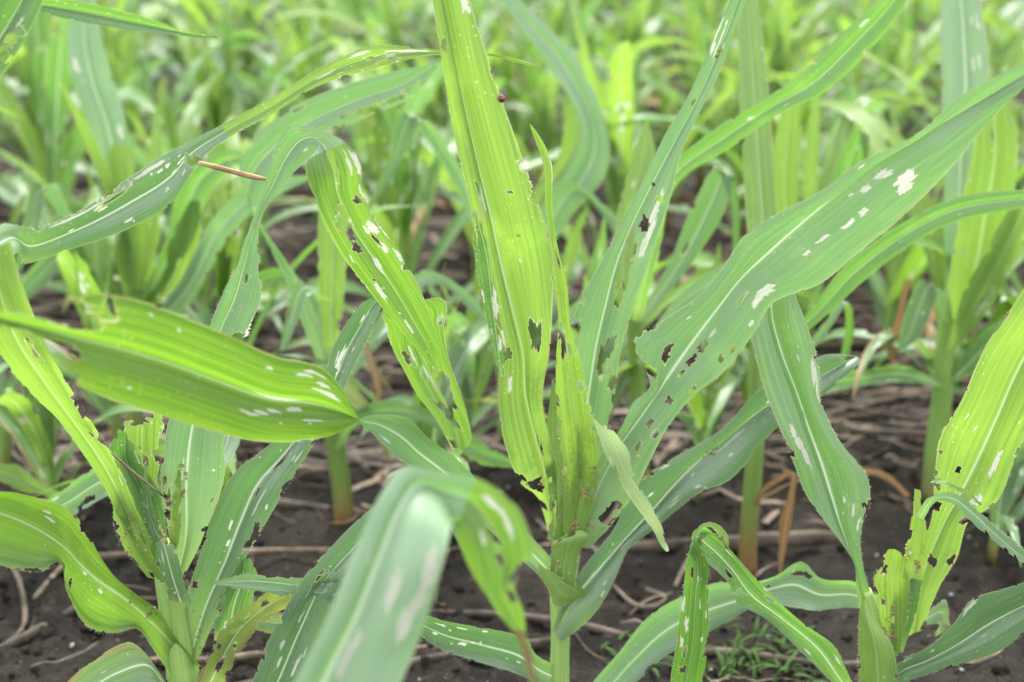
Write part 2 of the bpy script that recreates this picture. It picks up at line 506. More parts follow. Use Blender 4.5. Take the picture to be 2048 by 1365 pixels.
def blade_mesh(name, bd, mat, holes, scars, sp=0.004, origin=(0, 0, 0), front=None, rimw=0.0005, stains=(), scarmat='scar', split=None):
    """holes / scars: polygons in blade space (x across in metres, y along in metres)"""
    w, ln = bd.w, bd.len
    nx = max(5, int(w / sp)) | 1
    ny = max(8, int(ln / sp))
    rng = random.Random(hash(name) & 255)
    V, E, rim = [], [], []
    xs = np.linspace(-w / 2, w / 2, nx)
    ys = np.linspace(0, ln, ny)
    gx, gy = np.meshgrid(xs, ys)
    gp = np.stack([gx.ravel(), gy.ravel()], 1)
    # keep grid points that are clear of every outline
    keep = np.ones(len(gp), bool)
    onb = (np.abs(np.abs(gp[:, 0]) - w / 2) < 1e-9) | (gp[:, 1] < 1e-9) | (gp[:, 1] > ln - 1e-9)
    loops = []
    for poly, is_h in [(h, True) for h in holes] + [(s_, False) for s_ in scars]:
        poly = np.array(poly)
        poly[:, 0] = np.clip(poly[:, 0], -w / 2 - .004, w / 2 + .004)
        poly[:, 1] = np.clip(poly[:, 1], -.004, ln + .004)
        loops.append((poly, is_h))
        d = np.min(np.linalg.norm(gp[:, None, :] - poly[None, :, :], axis=2), axis=1) if len(poly) < 200 else np.ones(len(gp))
        keep &= ~((d < sp * 0.3) & ~onb)
        if is_h: keep &= ~(inpoly(gp, poly) & ~onb)
    for p in gp[keep]:
        V.append((p[0], p[1])); rim.append(0.0)
    for poly, is_h in loops:
        b0 = len(V); n = len(poly)
        for p in poly: V.append((p[0], p[1])); rim.append(1.0 if is_h else 0.0)
        for i in range(n): E.append((b0 + i, b0 + (i + 1) % n))
        if is_h:
            tg = np.roll(poly, -1, 0) - np.roll(poly, 1, 0)
            nr = np.stack([tg[:, 1], -tg[:, 0]], 1)
            nr /= np.linalg.norm(nr, axis=1, keepdims=True) + 1e-12
            for p in poly + nr * rimw * 1.6:
                if abs(p[0]) < w / 2 and 0 < p[1] < ln: V.append((p[0], p[1])); rim.append(0.0)
    vo, eo, fo, ov, oe, of = delaunay_2d_cdt([Vector(v) for v in V], E, [], 0, 1e-6)
    P = np.array([(v.x, v.y) for v in vo])
    rv = np.array([(max(rim[k] for k in o) if o else 1.0) for o in ov])
    F = np.array([f for f in fo if len(f) == 3], dtype=int)
    ar = np.cross(P[F[:, 1]] - P[F[:, 0]], P[F[:, 2]] - P[F[:, 0]])
    F = np.where((ar < 0)[:, None], F[:, ::-1], F)
    C = P[F].mean(axis=1)
    ok = (np.abs(C[:, 0]) < w / 2) & (C[:, 1] > 0) & (C[:, 1] < ln)
    fm = np.zeros(len(F), int)
    for poly, is_h in loops:
        ins = inpoly(C, poly)
        if is_h: ok &= ~ins
        else: fm[ins] = 1
    if split: fm[(fm == 0) & (C[:, 1] / ln > split[0])] = 2  # past the fold: underside green with its backlit glow put into the colour
    F, fm = F[ok], fm[ok]
    # only the largest connected pieces stay (no floating crumbs of blade)
    par = np.arange(len(P))
    def fnd(i):
        while par[i] != i:
            par[i] = par[par[i]]; i = par[i]
        return i
    for a_, b_, c_ in F:
        ra, rb = fnd(a_), fnd(b_)
        if ra != rb: par[rb] = ra
        rc = fnd(c_); ra = fnd(a_)
        if rc != ra: par[rc] = ra
    roots = np.array([fnd(f[0]) for f in F]) if len(F) else np.array([], int)
    if len(roots):
        u, cn = np.unique(roots, return_counts=True)
        big = set(u[np.argmax(cn)] for _ in (0,))
        kp = np.array([r in big for r in roots])
        F, fm = F[kp], fm[kp]
    used = np.unique(F)
    mp = -np.ones(len(P), int); mp[used] = np.arange(len(used))
    F = mp[F]; P = P[used]; rv = rv[used]
    a, t = np.clip(P[:, 0] / w + .5, 0, 1), np.clip(P[:, 1] / ln, 0, 1)
    X = bd.ev(a, t)
    if bd.rev: F = F[:, ::-1]
    st = np.zeros(len(P))
    for (sx, sy, sr) in stains:
        st = np.maximum(st, np.exp(-(((P[:, 0] - sx) / (sr * .6)) ** 2 + ((P[:, 1] - sy) / sr) ** 2)))
    wloc = np.interp(t, np.linspace(0, 1, bd.nt), bd.W)
    me = mesh_from(name, X - np.array(origin), F, [mat, M[scarmat]] + ([split[1]] if split else []), fm,
                   {"la": a, "lt": t, "lx": (a - .5) * wloc, "lv": P[:, 1], "rim": rv, "stain": st})
    return me


def hair_rows(bd, rng, n=120, edges=(0, 1), ln=0.0026, rad=0.0001):
    """short pale hairs along the blade's edges"""
    V, F = [], []
    for e in edges:
        for k in range(n):
            t = rng.uniform(0.02, 0.8)
            j = int(t * (bd.nt - 1)); i = 0 if e == 0 else NA - 1
            p = bd.G[j, i]; out = bd.G[j, i] - bd.G[j, 1 if e == 0 else NA - 2]
            out = out / (np.linalg.norm(out) + 1e-9)
            up = bd.G[min(j + 1, bd.nt - 1), i] - bd.G[j, i]; up = up / (np.linalg.norm(up) + 1e-9)
            d = out * rng.uniform(.6, 1) + up * rng.uniform(0, .7) + np.array([rng.uniform(-.3, .3) for _ in range(3)])
            q = p + d / np.linalg.norm(d) * ln * rng.uniform(.5, 1.1)
            s_ = up * rad; c = np.cross(up, out) * rad
            b0 = len(V)
            V += [p + s_, p - s_ * .5 + c, p - s_ * .5 - c, q]
            F += [(b0, b0 + 1, b0 + 3), (b0 + 1, b0 + 2, b0 + 3), (b0 + 2, b0, b0 + 3)]
    return V, F


def crumbs(pts, rng, r0=0.0012):
    V, F = [], []
    for p in pts:
        r = r0 * rng.uniform(.45, 1.5)
        b0 = len(V)
        ax = [Vector((rng.gauss(0, 1), rng.gauss(0, 1), rng.gauss(0, 1))).normalized() for _ in range(1)][0]
        q = ax.to_track_quat('Z', 'Y')
        for k in ((1, 0, 0), (-1, 0, 0), (0, 1, 0), (0, -1, 0), (0, 0, 1), (0, 0, -1)):
            v = q @ Vector((k[0] * rng.uniform(.6, 1.3), k[1] * rng.uniform(.6, 1.3), k[2] * rng.uniform(.6, 1.6))) * r
            V.append((p[0] + v.x, p[1] + v.y, p[2] + v.z))
        for f in ((0, 2, 4), (2, 1, 4), (1, 3, 4), (3, 0, 4), (2, 0, 5), (1, 2, 5), (3, 1, 5), (0, 3, 5)):
            F.append(tuple(b0 + i for i in f))
    return V, F


_seed = [100]


def LF(plant, mat, st, holes=(), scars=(), auto=(0, 0, 0), stain=(), frass=(), top=True, bulge=0.004, ripple=0.0014,
       sp=0.0042, label=None, hair=0, name='leaf', m=.5, cup=.006, split=None, mid=None, rag=22):
    """a leaf from stations (Lx,Ly,Rx,Ry,Y[,m[,cup[,tilt]]]) in photo pixels with real distances"""
    _seed[0] += 1
    rng = random.Random(_seed[0])
    Ls, Ms, Rs = [], [], []
    Y = 1.2
    for s_ in st:
        s_ = list(s_)
        if len(s_) > 4: Y = s_[4]
        mm = s_[5] if len(s_) > 5 else m
        cu = s_[6] if len(s_) > 6 else cup
        ti = s_[7] if len(s_) > 7 else 0.0
        wpx = math.hypot(s_[0] - s_[2], s_[1] - s_[3])
        cu *= min(1.0, wpx / 90.0)
        if mid and len(s_) < 6:
            best = (1e9, mm)
            for q in range(8, 93):
                f = q / 100
                x, y = s_[0] + (s_[2] - s_[0]) * f, s_[1] + (s_[3] - s_[1]) * f
                for (x1, y1), (x2, y2) in zip(mid[:-1], mid[1:]):
                    u = ((x - x1) * (x2 - x1) + (y - y1) * (y2 - y1)) / ((x2 - x1) ** 2 + (y2 - y1) ** 2)
                    u = min(1, max(0, u))
                    d = math.hypot(x - x1 - u * (x2 - x1), y - y1 - u * (y2 - y1))
                    if d < best[0]: best = (d, f)
            mm = best[1] if best[0] < 30 else mm
        Ls.append(at(s_[0], s_[1], Y - ti)); Rs.append(at(s_[2], s_[3], Y + ti))
        Ms.append(at(s_[0] + (s_[2] - s_[0]) * mm, s_[1] + (s_[3] - s_[1]) * mm, Y + cu))
    bd = Blade(Ls, Ms, Rs, bulge, ripple, _seed[0], nt_=max(120, 16 * len(st)))
    j = bd.nt // 3
    nm = bd.N[:j].mean(axis=(0, 1)); c = bd.G[:j].mean(axis=(0, 1))
    facing = float(np.dot(nm, np.array([0, 0, CAM_H]) - c))
    # grid triangles made by the CDT run counter-clockwise in (x,y) = (a,t): normal = da x dt = N
    bd.rev = (facing < 0) == bool(top)
    H, Sc = [], []
    def conv(x, y, hl, hw, tr=(0, 1)):
        a, t, d, dep = bd.find(x, y, tr)
        k = dep / FPX
        Wl = np.interp(t, np.linspace(0, 1, bd.nt), bd.W)
        fx = bd.w / max(Wl, .008)
        return (a - .5) * bd.w, t * bd.len, hl * k, hw * k * min(fx, 2.5)
    for h in holes:
        cx, cy, hl, hw = conv(*h)
        H.append(blob(rng, cx, cy, hl, hw, 0.0012, 0.34))
    for h in scars:
        cx, cy, hl, hw = conv(*h)
        Sc.append(blob(rng, cx, cy, hl * 1.12, hw * .70, 0.0007, 0.30))
    nh, ns, ne = auto
    for _ in range(nh):
        cx, cy = rng.uniform(-.42, .42) * bd.w, rng.uniform(.15, .9) * bd.len
        H.append(blob(rng, cx, cy, rng.uniform(.002, .009), rng.uniform(.0012, .0035)))
    for _ in range(ns):
        cx, cy = rng.choice((-1, 1)) * rng.uniform(.08, .45) * bd.w, rng.uniform(.1, .92) * bd.len
        L_ = rng.choice((.0005, .0006, .0008, .001, .0012, .002, .003, .006))
        Sc.append(blob(rng, cx, cy, L_, min(L_, rng.uniform(.0005, .0014)), .0011, .3))
    for _ in range(rag):
        cx, cy = rng.choice((-.5, .5)) * bd.w, rng.uniform(.04, .98) * bd.len
        H.append(blob(rng, cx, cy, rng.uniform(.0008, .0032), rng.uniform(.0004, .0013), .0009, .4))
    for _ in range(3 if rag > 10 else 0):
        cx, cy = rng.choice((-.5, .5)) * bd.w, rng.uniform(.12, .96) * bd.len
        H.append(blob(rng, cx, cy, rng.uniform(.003, .008), rng.uniform(.0012, .0034), .001, .42))
    for _ in range(ne):
        cx, cy = rng.choice((-.5, .5)) * bd.w, rng.uniform(.12, .97) * bd.len
        H.append(blob(rng, cx, cy, rng.uniform(.002, .010), rng.uniform(.001, .0035)))
    sts = []
    for (x, y, r) in stain:
        cx, cy, rr, _ = conv(x, y, r, r); sts.append((cx, cy, rr))
    o0 = np.array(plant.location) if plant is not None else np.array(Ms[0])
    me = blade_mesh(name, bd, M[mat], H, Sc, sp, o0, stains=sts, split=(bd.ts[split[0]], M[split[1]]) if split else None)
    o = link_mesh(name, me, plant)
    if plant is None: o.location = tuple(o0)
    if label: o["label"] = label
    pts = []
    for (x, y, r, n) in frass:
        for _ in range(n):
            a, t, d, dep = bd.find(x + rng.gauss(0, r * .5), y + rng.gauss(0, r))
            jj, ii = int(t * (bd.nt - 1)), int(a * (NA - 1))
            nn = bd.N[jj, ii]; p = bd.G[jj, ii]
            sg = 1 if np.dot(nn, np.array([0, 0, CAM_H]) - p) > 0 else -1
            pts.append(p + nn * sg * .0006 - o0)
    if pts:
        V, F = crumbs(pts, rng)
        fo = link_mesh("frass", mesh_from("frass", V, F, [M['frass']], smooth=False), o)
        fo["kind"] = "stuff"
        if plant is None: pass
    if hair:
        V, F = hair_rows(bd, rng, hair)
        ho = link_mesh("hairs", mesh_from("hairs", [np.array(v) - o0 for v in V], F, [M['hair']], smooth=False), o)
        ho["kind"] = "stuff"
    return o


def tube_mesh(name, pts, rad, mat, seg=14, flat=1.0, origin=(0, 0, 0), caps=True, attr=True):
    pts = [Vector(p) for p in pts]
    n = len(pts)
    V, F, lt, la = [], [], [], []
    up = Vector((0.13, 0.2, 0.97))
    for i, p in enumerate(pts):
        d = (pts[min(i + 1, n - 1)] - pts[max(i - 1, 0)]).normalized()
        u = Vector((0, 1, 0.02))
        x = d.cross(u)
        if x.length < 1e-3: x = d.cross(Vector((1, 0, 0)))
        x.normalize(); y = d.cross(x).normalized()
        for k in range(seg):
            th = 2 * math.pi * k / seg
            q = p + x * (math.cos(th) * rad[i]) + y * (math.sin(th) * rad[i] * flat)
            V.append(tuple(q - Vector(origin))); lt.append(i / (n - 1)); la.append(abs(k / seg * 2 - 1))
    for i in range(n - 1):
        for k in range(seg):
            a, b = i * seg + k, i * seg + (k + 1) % seg
            F.append((a, b, b + seg, a + seg))
    if caps:
        F.append(tuple(range(seg - 1, -1, -1))); F.append(tuple((n - 1) * seg + k for k in range(seg)))
    return mesh_from(name, V, F, [mat], None, {"lt": lt, "la": la})


def stalk_px(plant, pts, mat='stalk', name='stalk', n=26, node=()):
    """pts: (x,y,Y,half width px) bottom to top; node: fractions with a thickened joint"""
    A = np.array([list(at(x, y, Y)) + [hw] for x, y, Y, hw in pts], float)
    t = np.linspace(0, 1, len(A)); ts = np.linspace(0, 1, n)
    B = hermite(t, A, ts)
    _, dep = proj(B[:, :3])
    rad = B[:, 3] * dep / FPX
    for f in node:
        rad = rad * (1 + .14 * np.exp(-((ts - f) / .025) ** 2))
    me = tube_mesh(name, B[:, :3], rad, M[mat], 16, origin=plant.location)
    return link_mesh(name, me, plant)


def ground_at(px, Y):
    p = at(px, 700, Y)
    # x of the pixel column on the ground at distance Y
    dep_k = None
    for _ in range(1):
        dep = Y * CP - (0 - CAM_H) * SP_
        return ((px - 1024) / FPX * dep, Y, 0.0)


# ------------------------------------------------------------------ soil
def soil_height(x, y):
    h = (vnoise(x * 3, y * 3, 1) - .5) * .030 + (vnoise(x * 11, y * 11, 2) - .5) * .020
    h = h + (vnoise(x * 34, y * 34, 3) - .5) * .017 + (vnoise(x * 62, y * 62, 4) - .5) * .012 + np.maximum(vnoise(x * 48 + 9, y * 48, 8) - .68, 0) * .035
    return h - 0.004


def axis(lo, hi, step, grow, far):
    v = [lo]
    while v[-1] < hi: v.append(v[-1] + step)
    s_ = step
    while v[-1] < far:
        s_ *= grow; v.append(v[-1] + s_)
    return v


xp = axis(0, 1.15, .0085, 1.10, 300)
xs = np.array([-v for v in xp[:0:-1]] + xp)
ys = np.array([-v for v in axis(0, .1, .2, 1.5, 120)[:0:-1]] + [0.0, .3, .6, .75, .85] + axis(.9, 2.7, .0095, 1.05, 400))
gx, gy = np.meshgrid(xs, ys)
gz = soil_height(gx, gy)
fade = np.clip(1.6 - np.hypot(gx, gy) / 30, 0, 1)
gz *= fade
nx_, ny_ = len(xs), len(ys)
idx = np.arange(nx_ * ny_).reshape(ny_, nx_)
Fq = np.stack([idx[:-1, :-1], idx[:-1, 1:], idx[1:, 1:], idx[1:, :-1]], -1).reshape(-1, 4)
gm = mesh_from("ground", np.stack([gx.ravel(), gy.ravel(), gz.ravel()], 1), Fq, [M['soil']])
tag(link_mesh("ground", gm), kind="structure")


def soil_z(x, y): return float(soil_height(np.array([x]), np.array([y]))[0])


# ------------------------------------------------------------------ the plants in the near row
# ---- central plant
P0 = empty("maize_plant", ground_at(1120, 1.26))
tag(P0, "tall chewed maize plant with an upright lime leaf that carries a ladybird", "maize plant", "maize plants of the near row")
stalk_px(P0, [(1119, 1540, 1.26, 22), (1119, 1365, 1.255, 20), (1121, 1270, 1.25, 19), (1123, 1190, 1.25, 23),
              (1132, 1110, 1.25, 27), (1136, 1040, 1.25, 28), (1140, 960, 1.25, 24), (1142, 900, 1.25, 12)], 'stalkn', node=(.50,))
lady_leaf = LF(P0, 'lime', [
    (1096, 1060, 1116, 1065, 1.242), (1076, 998, 1114, 1010, 1.24, .7), (1038, 962, 1110, 930, 1.235, .74),
    (1010, 890, 1098, 870, 1.23, .72), (998, 800, 1086, 790, 1.225, .62), (998, 720, 1100, 690, 1.22, .46),
    (984, 640, 1106, 600, 1.215, .34), (963, 540, 1104, 500, 1.21, .27), (943, 430, 1081, 415, 1.205, .26),
    (924, 340, 1051, 330, 1.20, .26), (899, 210, 1006, 205, 1.195, .27), (880, 90, 966, 90, 1.19, .27),
    (862, -20, 931, -20, 1.19, .3), (846, -130, 895, -130, 1.19, .4), (850, -240, 856, -245, 1.19)],
    holes=[(1071, 672, 30, 12), (1064, 655, 10, 8), (1076, 975, 13, 10), (1068, 968, 8, 14), (1040, 955, 12, 6), (1076, 880, 16, 7), (1083, 900, 12, 5), (1020, 387, 4, 4), (1038, 474, 4, 3),
           (887, 88, 11, 7), (892, 100, 8, 4), (1072, 390, 11, 5), (948, 432, 9, 6), (962, 400, 26, 6), (955, 378, 12, 5), (1000, 712, 24, 9), (996, 690, 22, 7), (1018, 710, 12, 7),
           (975, 560, 70, 12), (985, 620, 60, 11), (1006, 748, 11, 4), (963, 490, 46, 10), (1105, 1000, 20, 6), (1070, 1010, 12, 9), (985, 660, 30, 10)],
    scars=[(928, 8, 17, 8), (966, 395, 26, 5), (970, 410, 14, 6), (1021, 770, 20, 5), (993, 600, 24, 5), (1005, 680, 14, 4), (1042, 520, 4, 2), (994, 515, 4, 3)], stain=[(1060, 930, 40), (1085, 900, 40), (1072, 780, 55), (1030, 910, 30)],
    cup=.012, bulge=.006, ripple=.001, label="broad upright lime leaf with a pale ridge and a ladybird on its edge", hair=170, top=True)
LF(P0, 'dark', [(1002, 790, 1014, 790, 1.262), (984, 690, 1006, 690), (964, 600, 1003, 600), (950, 520, 995, 500),
                (943, 462, 975, 450), (950, 440, 956, 436)], scars=[(990, 610, 30, 6), (1000, 690, 14, 5)], auto=(0, 8, 1), top=True, hair=60,
   label="dark green blade folded behind the lime leaf")
LF(P0, 'whorl', [(1126, 1064, 1166, 1066, 1.232), (1126, 960, 1198, 960, 1.228), (1118, 880, 1193, 870, 1.225), (1112, 790, 1176, 790),
                (1111, 720, 1161, 720), (1117, 650, 1142, 655, 1.22), (1107, 560, 1134, 565), (1100, 480, 1113, 480), (1090, 400, 1105, 400),
                (1088, 335, 1103, 325), (1067, 272, 1076, 268), (1059, 250, 1061, 248)],
   holes=[(1128, 690, 30, 6), (1124, 665, 20, 7), (1140, 700, 20, 4), (1160, 775, 12, 6), (1170, 800, 8, 5), (1098, 310, 10, 3), (1107, 440, 15, 3), (1116, 520, 22, 3),
          (1100, 860, 22, 7), (1112, 800, 12, 5), (1188, 984, 9, 6), (1200, 960, 12, 4), (1106, 920, 24, 4)],
   scars=[(1105, 345, 22, 3), (1110, 500, 12, 3)],
   stain=[(1165, 880, 45), (1150, 930, 60), (1170, 960, 50), (1140, 980, 40)], frass=[(1172, 985, 10, 26), (1150, 1052, 7, 40), (1186, 940, 8, 12)], cup=.010, hair=90,
   label="rolled lime whorl leaf with dark droppings smeared inside")
LF(P0, 'sheath', [(1096, 1080, 1128, 1082, 1.24), (1098, 1000, 1136, 1000), (1090, 930, 1128, 925), (1092, 860, 1118, 850), (1100, 800, 1112, 790), (1104, 760, 1108, 758)],
   holes=[(1108, 1020, 18, 4), (1110, 1050, 14, 3), (1095, 900, 18, 5)], auto=(1, 4, 2), cup=-.004, hair=40)
LF(P0, 'whorl', [(1110, 1075, 1150, 1078, 1.236), (1118, 1010, 1158, 1010), (1136, 940, 1170, 930), (1150, 870, 1165, 865), (1150, 830, 1153, 828)],
   auto=(2, 3, 3), stain=[(1145, 960, 50)], cup=.004)
LF(P0, 'blue', [
    (1132, 1070, 1170, 1070, 1.268), (1120, 950, 1207, 950, 1.275), (1115, 850, 1217, 862, 1.28), (1124, 760, 1230, 790, 1.28),
    (1138, 672, 1242, 700, 1.28), (1162, 597, 1263, 628, 1.28), (1204, 525, 1286, 560, 1.28), (1244, 450, 1313, 484, 1.28),
    (1284, 366, 1340, 400, 1.28), (1333, 266, 1367, 296, 1.28), (1374, 200, 1402, 220, 1.278), (1408, 121, 1441, 140, 1.275),
    (1432, 62, 1463, 74, 1.27), (1460, 0, 1489, 5, 1.265), (1500, -75, 1506, -76, 1.26)],
    mid=[(1150, 1060), (1160, 900), (1175, 800), (1194, 682), (1219, 575), (1239, 500), (1284, 405), (1350, 282), (1392, 205), (1430, 120), (1475, 10)],
    holes=[(1200, 728, 28, 10), (1222, 690, 22, 8), (1212, 705, 12, 9), (1246, 545, 40, 9), (1256, 500, 30, 9), (1238, 600, 18, 7), (1290, 450, 14, 8), (1324, 398, 9, 7), (1232, 800, 14, 6),
           (1152, 655, 16, 7), (1145, 650, 10, 10), (1307, 370, 4, 3), (1222, 850, 20, 5), (1386, 205, 9, 4), (1225, 760, 20, 8)],
    scars=[(1320, 400, 26, 4), (1308, 430, 24, 5), (1298, 470, 36, 5), (1288, 500, 20, 5), (1432, 75, 30, 2.5), (1440, 82, 32, 2.5), (1425, 100, 14, 2.5), (1455, 60, 30, 2),
           (1445, 95, 8, 4), (1453, 44, 5, 2.5)], frass=[(1437, 104, 5, 9)], hair=120, top=True, cup=.008,
    label="straight grey green leaf slanting up to the right, one side eaten")
LF(P0, 'blue', [
    (1148, 1090, 1178, 1098, 1.236), (1165, 1015, 1230, 1042, 1.232), (1190, 945, 1266, 990, 1.228), (1224, 880, 1298, 926, 1.222), (1262, 812, 1334, 858, 1.215), (1302, 754, 1370, 810, 1.21),
    (1272, 706, 1388, 790, 1.206), (1322, 648, 1442, 748, 1.20), (1396, 592, 1504, 672, 1.19), (1446, 532, 1548, 604, 1.185),
    (1488, 468, 1640, 568, 1.175), (1572, 420, 1728, 494, 1.165), (1650, 384, 1790, 446, 1.155), (1732, 322, 1852, 390, 1.145),
    (1838, 263, 1912, 326, 1.13), (1930, 186, 1982, 240, 1.12), (2046, 128, 2056, 170, 1.10), (2130, 90, 2140, 112, 1.09), (2210, 70, 2212, 73, 1.08)],
    mid=[(1150, 1080), (1189, 985), (1239, 892), (1294, 815), (1336, 755), (1396, 668), (1474, 565), (1574, 470), (1674, 385), (1774, 302), (1874, 240), (1974, 196), (2050, 150), (2200, 75)],
    holes=[(1288, 738, 12, 16), (1274, 722, 7, 8), (1305, 742, 10, 10), (1262, 690, 9, 4), (1280, 668, 8, 4), (1300, 660, 6, 4), (1335, 698, 15, 6), (1329, 714, 11, 8), (1408, 694, 16, 6), (1385, 724, 17, 5), (1362, 748, 8, 5), (1300, 848, 14, 4), (1277, 892, 14, 4),
           (1220, 1022, 18, 6), (1213, 1038, 12, 9), (1235, 1010, 9, 7), (1484, 598, 16, 2.5), (1440, 716, 8, 5), (1466, 702, 7, 4), (1384, 780, 9, 6), (1338, 802, 7, 7), (1497, 458, 7, 5), (1375, 596, 5, 4), (1308, 868, 9, 6), (1617, 512, 3, 3)],
    scars=[(1763, 347, 15, 8), (1731, 376, 11, 5), (1814, 360, 22, 8), (1806, 352, 20, 7), (1812, 378, 17, 7), (1724, 332, 9, 4), (1702, 392, 4, 3), (1729, 428, 9, 6), (1698, 448, 13, 5), (1650, 481, 13, 4),
           (1612, 507, 7, 4), (1525, 580, 17, 9), (1512, 602, 17, 7), (1504, 648, 6, 5), (1425, 668, 13, 3), (1378, 634, 5, 3), (1548, 434, 9, 4), (1602, 440, 4, 3), (1535, 585, 10, 8)],
    frass=[(1180, 1050, 25, 22)], hair=200, top=True, cup=.009, ripple=.002,
    label="long grey green leaf with white midrib reaching to the right edge")
LF(P0, 'deep', [
    (1104, 1262, 1126, 1284, 1.236), (1140, 1182, 1190, 1226, 1.24), (1178, 1118, 1230, 1158, 1.25), (1230, 1054, 1258, 1098, 1.262), (1268, 972, 1308, 1058, 1.272),
    (1342, 920, 1392, 990, 1.285), (1446, 860, 1466, 953, 1.30), (1528, 772, 1552, 858, 1.315), (1612, 734, 1644, 793, 1.33), (1680, 709, 1715, 730, 1.34), (1712, 712, 1722, 722, 1.345)],
    mid=[(1110, 1260), (1139, 1207), (1224, 1107), (1304, 1022), (1374, 942), (1459, 867), (1539, 807), (1700, 720)],
    holes=[(1700, 716, 12, 7)],
    scars=[(1460, 885, 24, 2.5), (1480, 865, 10, 2), (1330, 935, 9, 3), (1300, 990, 6, 3), (1250, 1090, 10, 4), (1225, 1110, 12, 3), (1396, 975, 8, 4), (1410, 975, 4, 3), (1205, 1190, 6, 3), (1212, 1165, 5, 3), (1670, 738, 3, 2), (1385, 950, 5, 3)],
    auto=(0, 26, 0), hair=120, frass=[(1420, 900, 16, 16)], top=True, cup=.010, label="low grey green leaf speckled white, passing behind a hanging blade")
LF(P0, 'blue', [
    (1174, 1186, 1112, 1222, 1.228), (1118, 1132, 1092, 1172, 1.222), (1052, 1062, 1028, 1106, 1.20), (962, 968, 918, 1010, 1.165), (905, 912, 868, 975, 1.145),
    (856, 876, 822, 938, 1.125), (816, 838, 785, 908, 1.10), (766, 830, 745, 868, 1.08), (729, 834, 724, 851, 1.065, .5, 0),
    (684, 862, 692, 790, 1.045), (612, 882, 640, 734, 1.02), (530, 884, 560, 716, .995), (430, 864, 450, 666, .965),
    (330, 833, 342, 622, .935), (230, 803, 240, 592, .905), (150, 768, 150, 584, .885), (60, 722, 55, 580, .865), (-60, 670, -60, 575, .85)],
    holes=[(66, 608, 130, 9), (70, 625, 120, 12), (40, 690, 110, 26), (60, 740, 80, 26), (172, 652, 32, 13), (196, 655, 12, 9), (128, 698, 38, 12), (118, 742, 32, 10), (60, 700, 90, 16), (215, 615, 16, 12), (145, 612, 60, 7), (100, 770, 50, 20)],
    scars=[(555, 797, 50, 3.5), (498, 828, 22, 5), (524, 822, 14, 6), (545, 822, 16, 5), (587, 818, 17, 6), (625, 838, 25, 2.5), (660, 790, 36, 6), (645, 772, 18, 5), (628, 750, 22, 4), (540, 740, 9, 4), (610, 750, 20, 4),
           (560, 847, 4, 3), (622, 848, 5, 2), (258, 773, 5, 4), (300, 633, 6, 4), (360, 657, 6, 4), (770, 880, 18, 4), (800, 925, 10, 6), (925, 975, 8, 4)],
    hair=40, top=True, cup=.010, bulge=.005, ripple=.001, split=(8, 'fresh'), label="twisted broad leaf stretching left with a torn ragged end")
LF(P0, 'deep', [
    (1116, 1336, 1104, 1376, 1.245), (1082, 1318, 1086, 1370, 1.24), (1054, 1282, 1030, 1346, 1.225), (980, 1260, 950, 1322, 1.205),
    (900, 1244, 880, 1298, 1.18), (845, 1228, 835, 1268, 1.16), (785, 1214, 780, 1228, 1.15)],
    scars=[(870, 1268, 7, 4), (925, 1288, 9, 6), (945, 1287, 4, 3), (960, 1287, 3, 3), (880, 1250, 12, 2), (900, 1262, 4, 2)], auto=(0, 14, 1), hair=60, top=True, cup=.008,
    label="low dark leaf lying out to the left over the soil")

lb_bd = at(1001, 199, 1.187)

# ---- cut strip caught in the whorl
LF(P0, 'sheath', [(1104, 1208, 1146, 1208, 1.224), (1101, 1150, 1152, 1150, 1.223), (1104, 1106, 1163, 1102, 1.222), (1112, 1080, 1174, 1066, 1.222), (1126, 1072, 1162, 1060, 1.223)],
   holes=[(1140, 1070, 5, 12), (1118, 1082, 6, 5)], auto=(0, 3, 1), cup=-.005, bulge=.001, rag=3, hair=40, frass=[(1118, 1128, 4, 8)], label="short sheath wrapped round the stalk below the whorl")
LF(P0, 'sheath', [(1074, 1126, 1082, 1132, 1.214), (1094, 1180, 1118, 1152, 1.212), (1112, 1213, 1146, 1172, 1.211), (1138, 1208, 1164, 1182, 1.214), (1172, 1190, 1174, 1187, 1.219)], cup=-.001, bulge=.001, hair=20)
strip = LF(None, 'pale', [(1185, 836, 1230, 862, 1.205), (1207, 900, 1254, 896, 1.190), (1246, 976, 1277, 966, 1.175), (1284, 1030, 1309, 1022, 1.16),
                         (1308, 1066, 1327, 1060, 1.148), (1325, 1096, 1336, 1092, 1.14), (1333, 1104, 1338, 1102, 1.135)],
           holes=[(1270, 958, 7, 5), (1205, 836, 7, 8), (1225, 846, 5, 8)], auto=(0, 2, 1), top=True, name="leaf_strip", cup=-.003, bulge=.001)
tag(strip, "pale green cut strip of leaf caught against the central plant's whorl", "leaf strip")

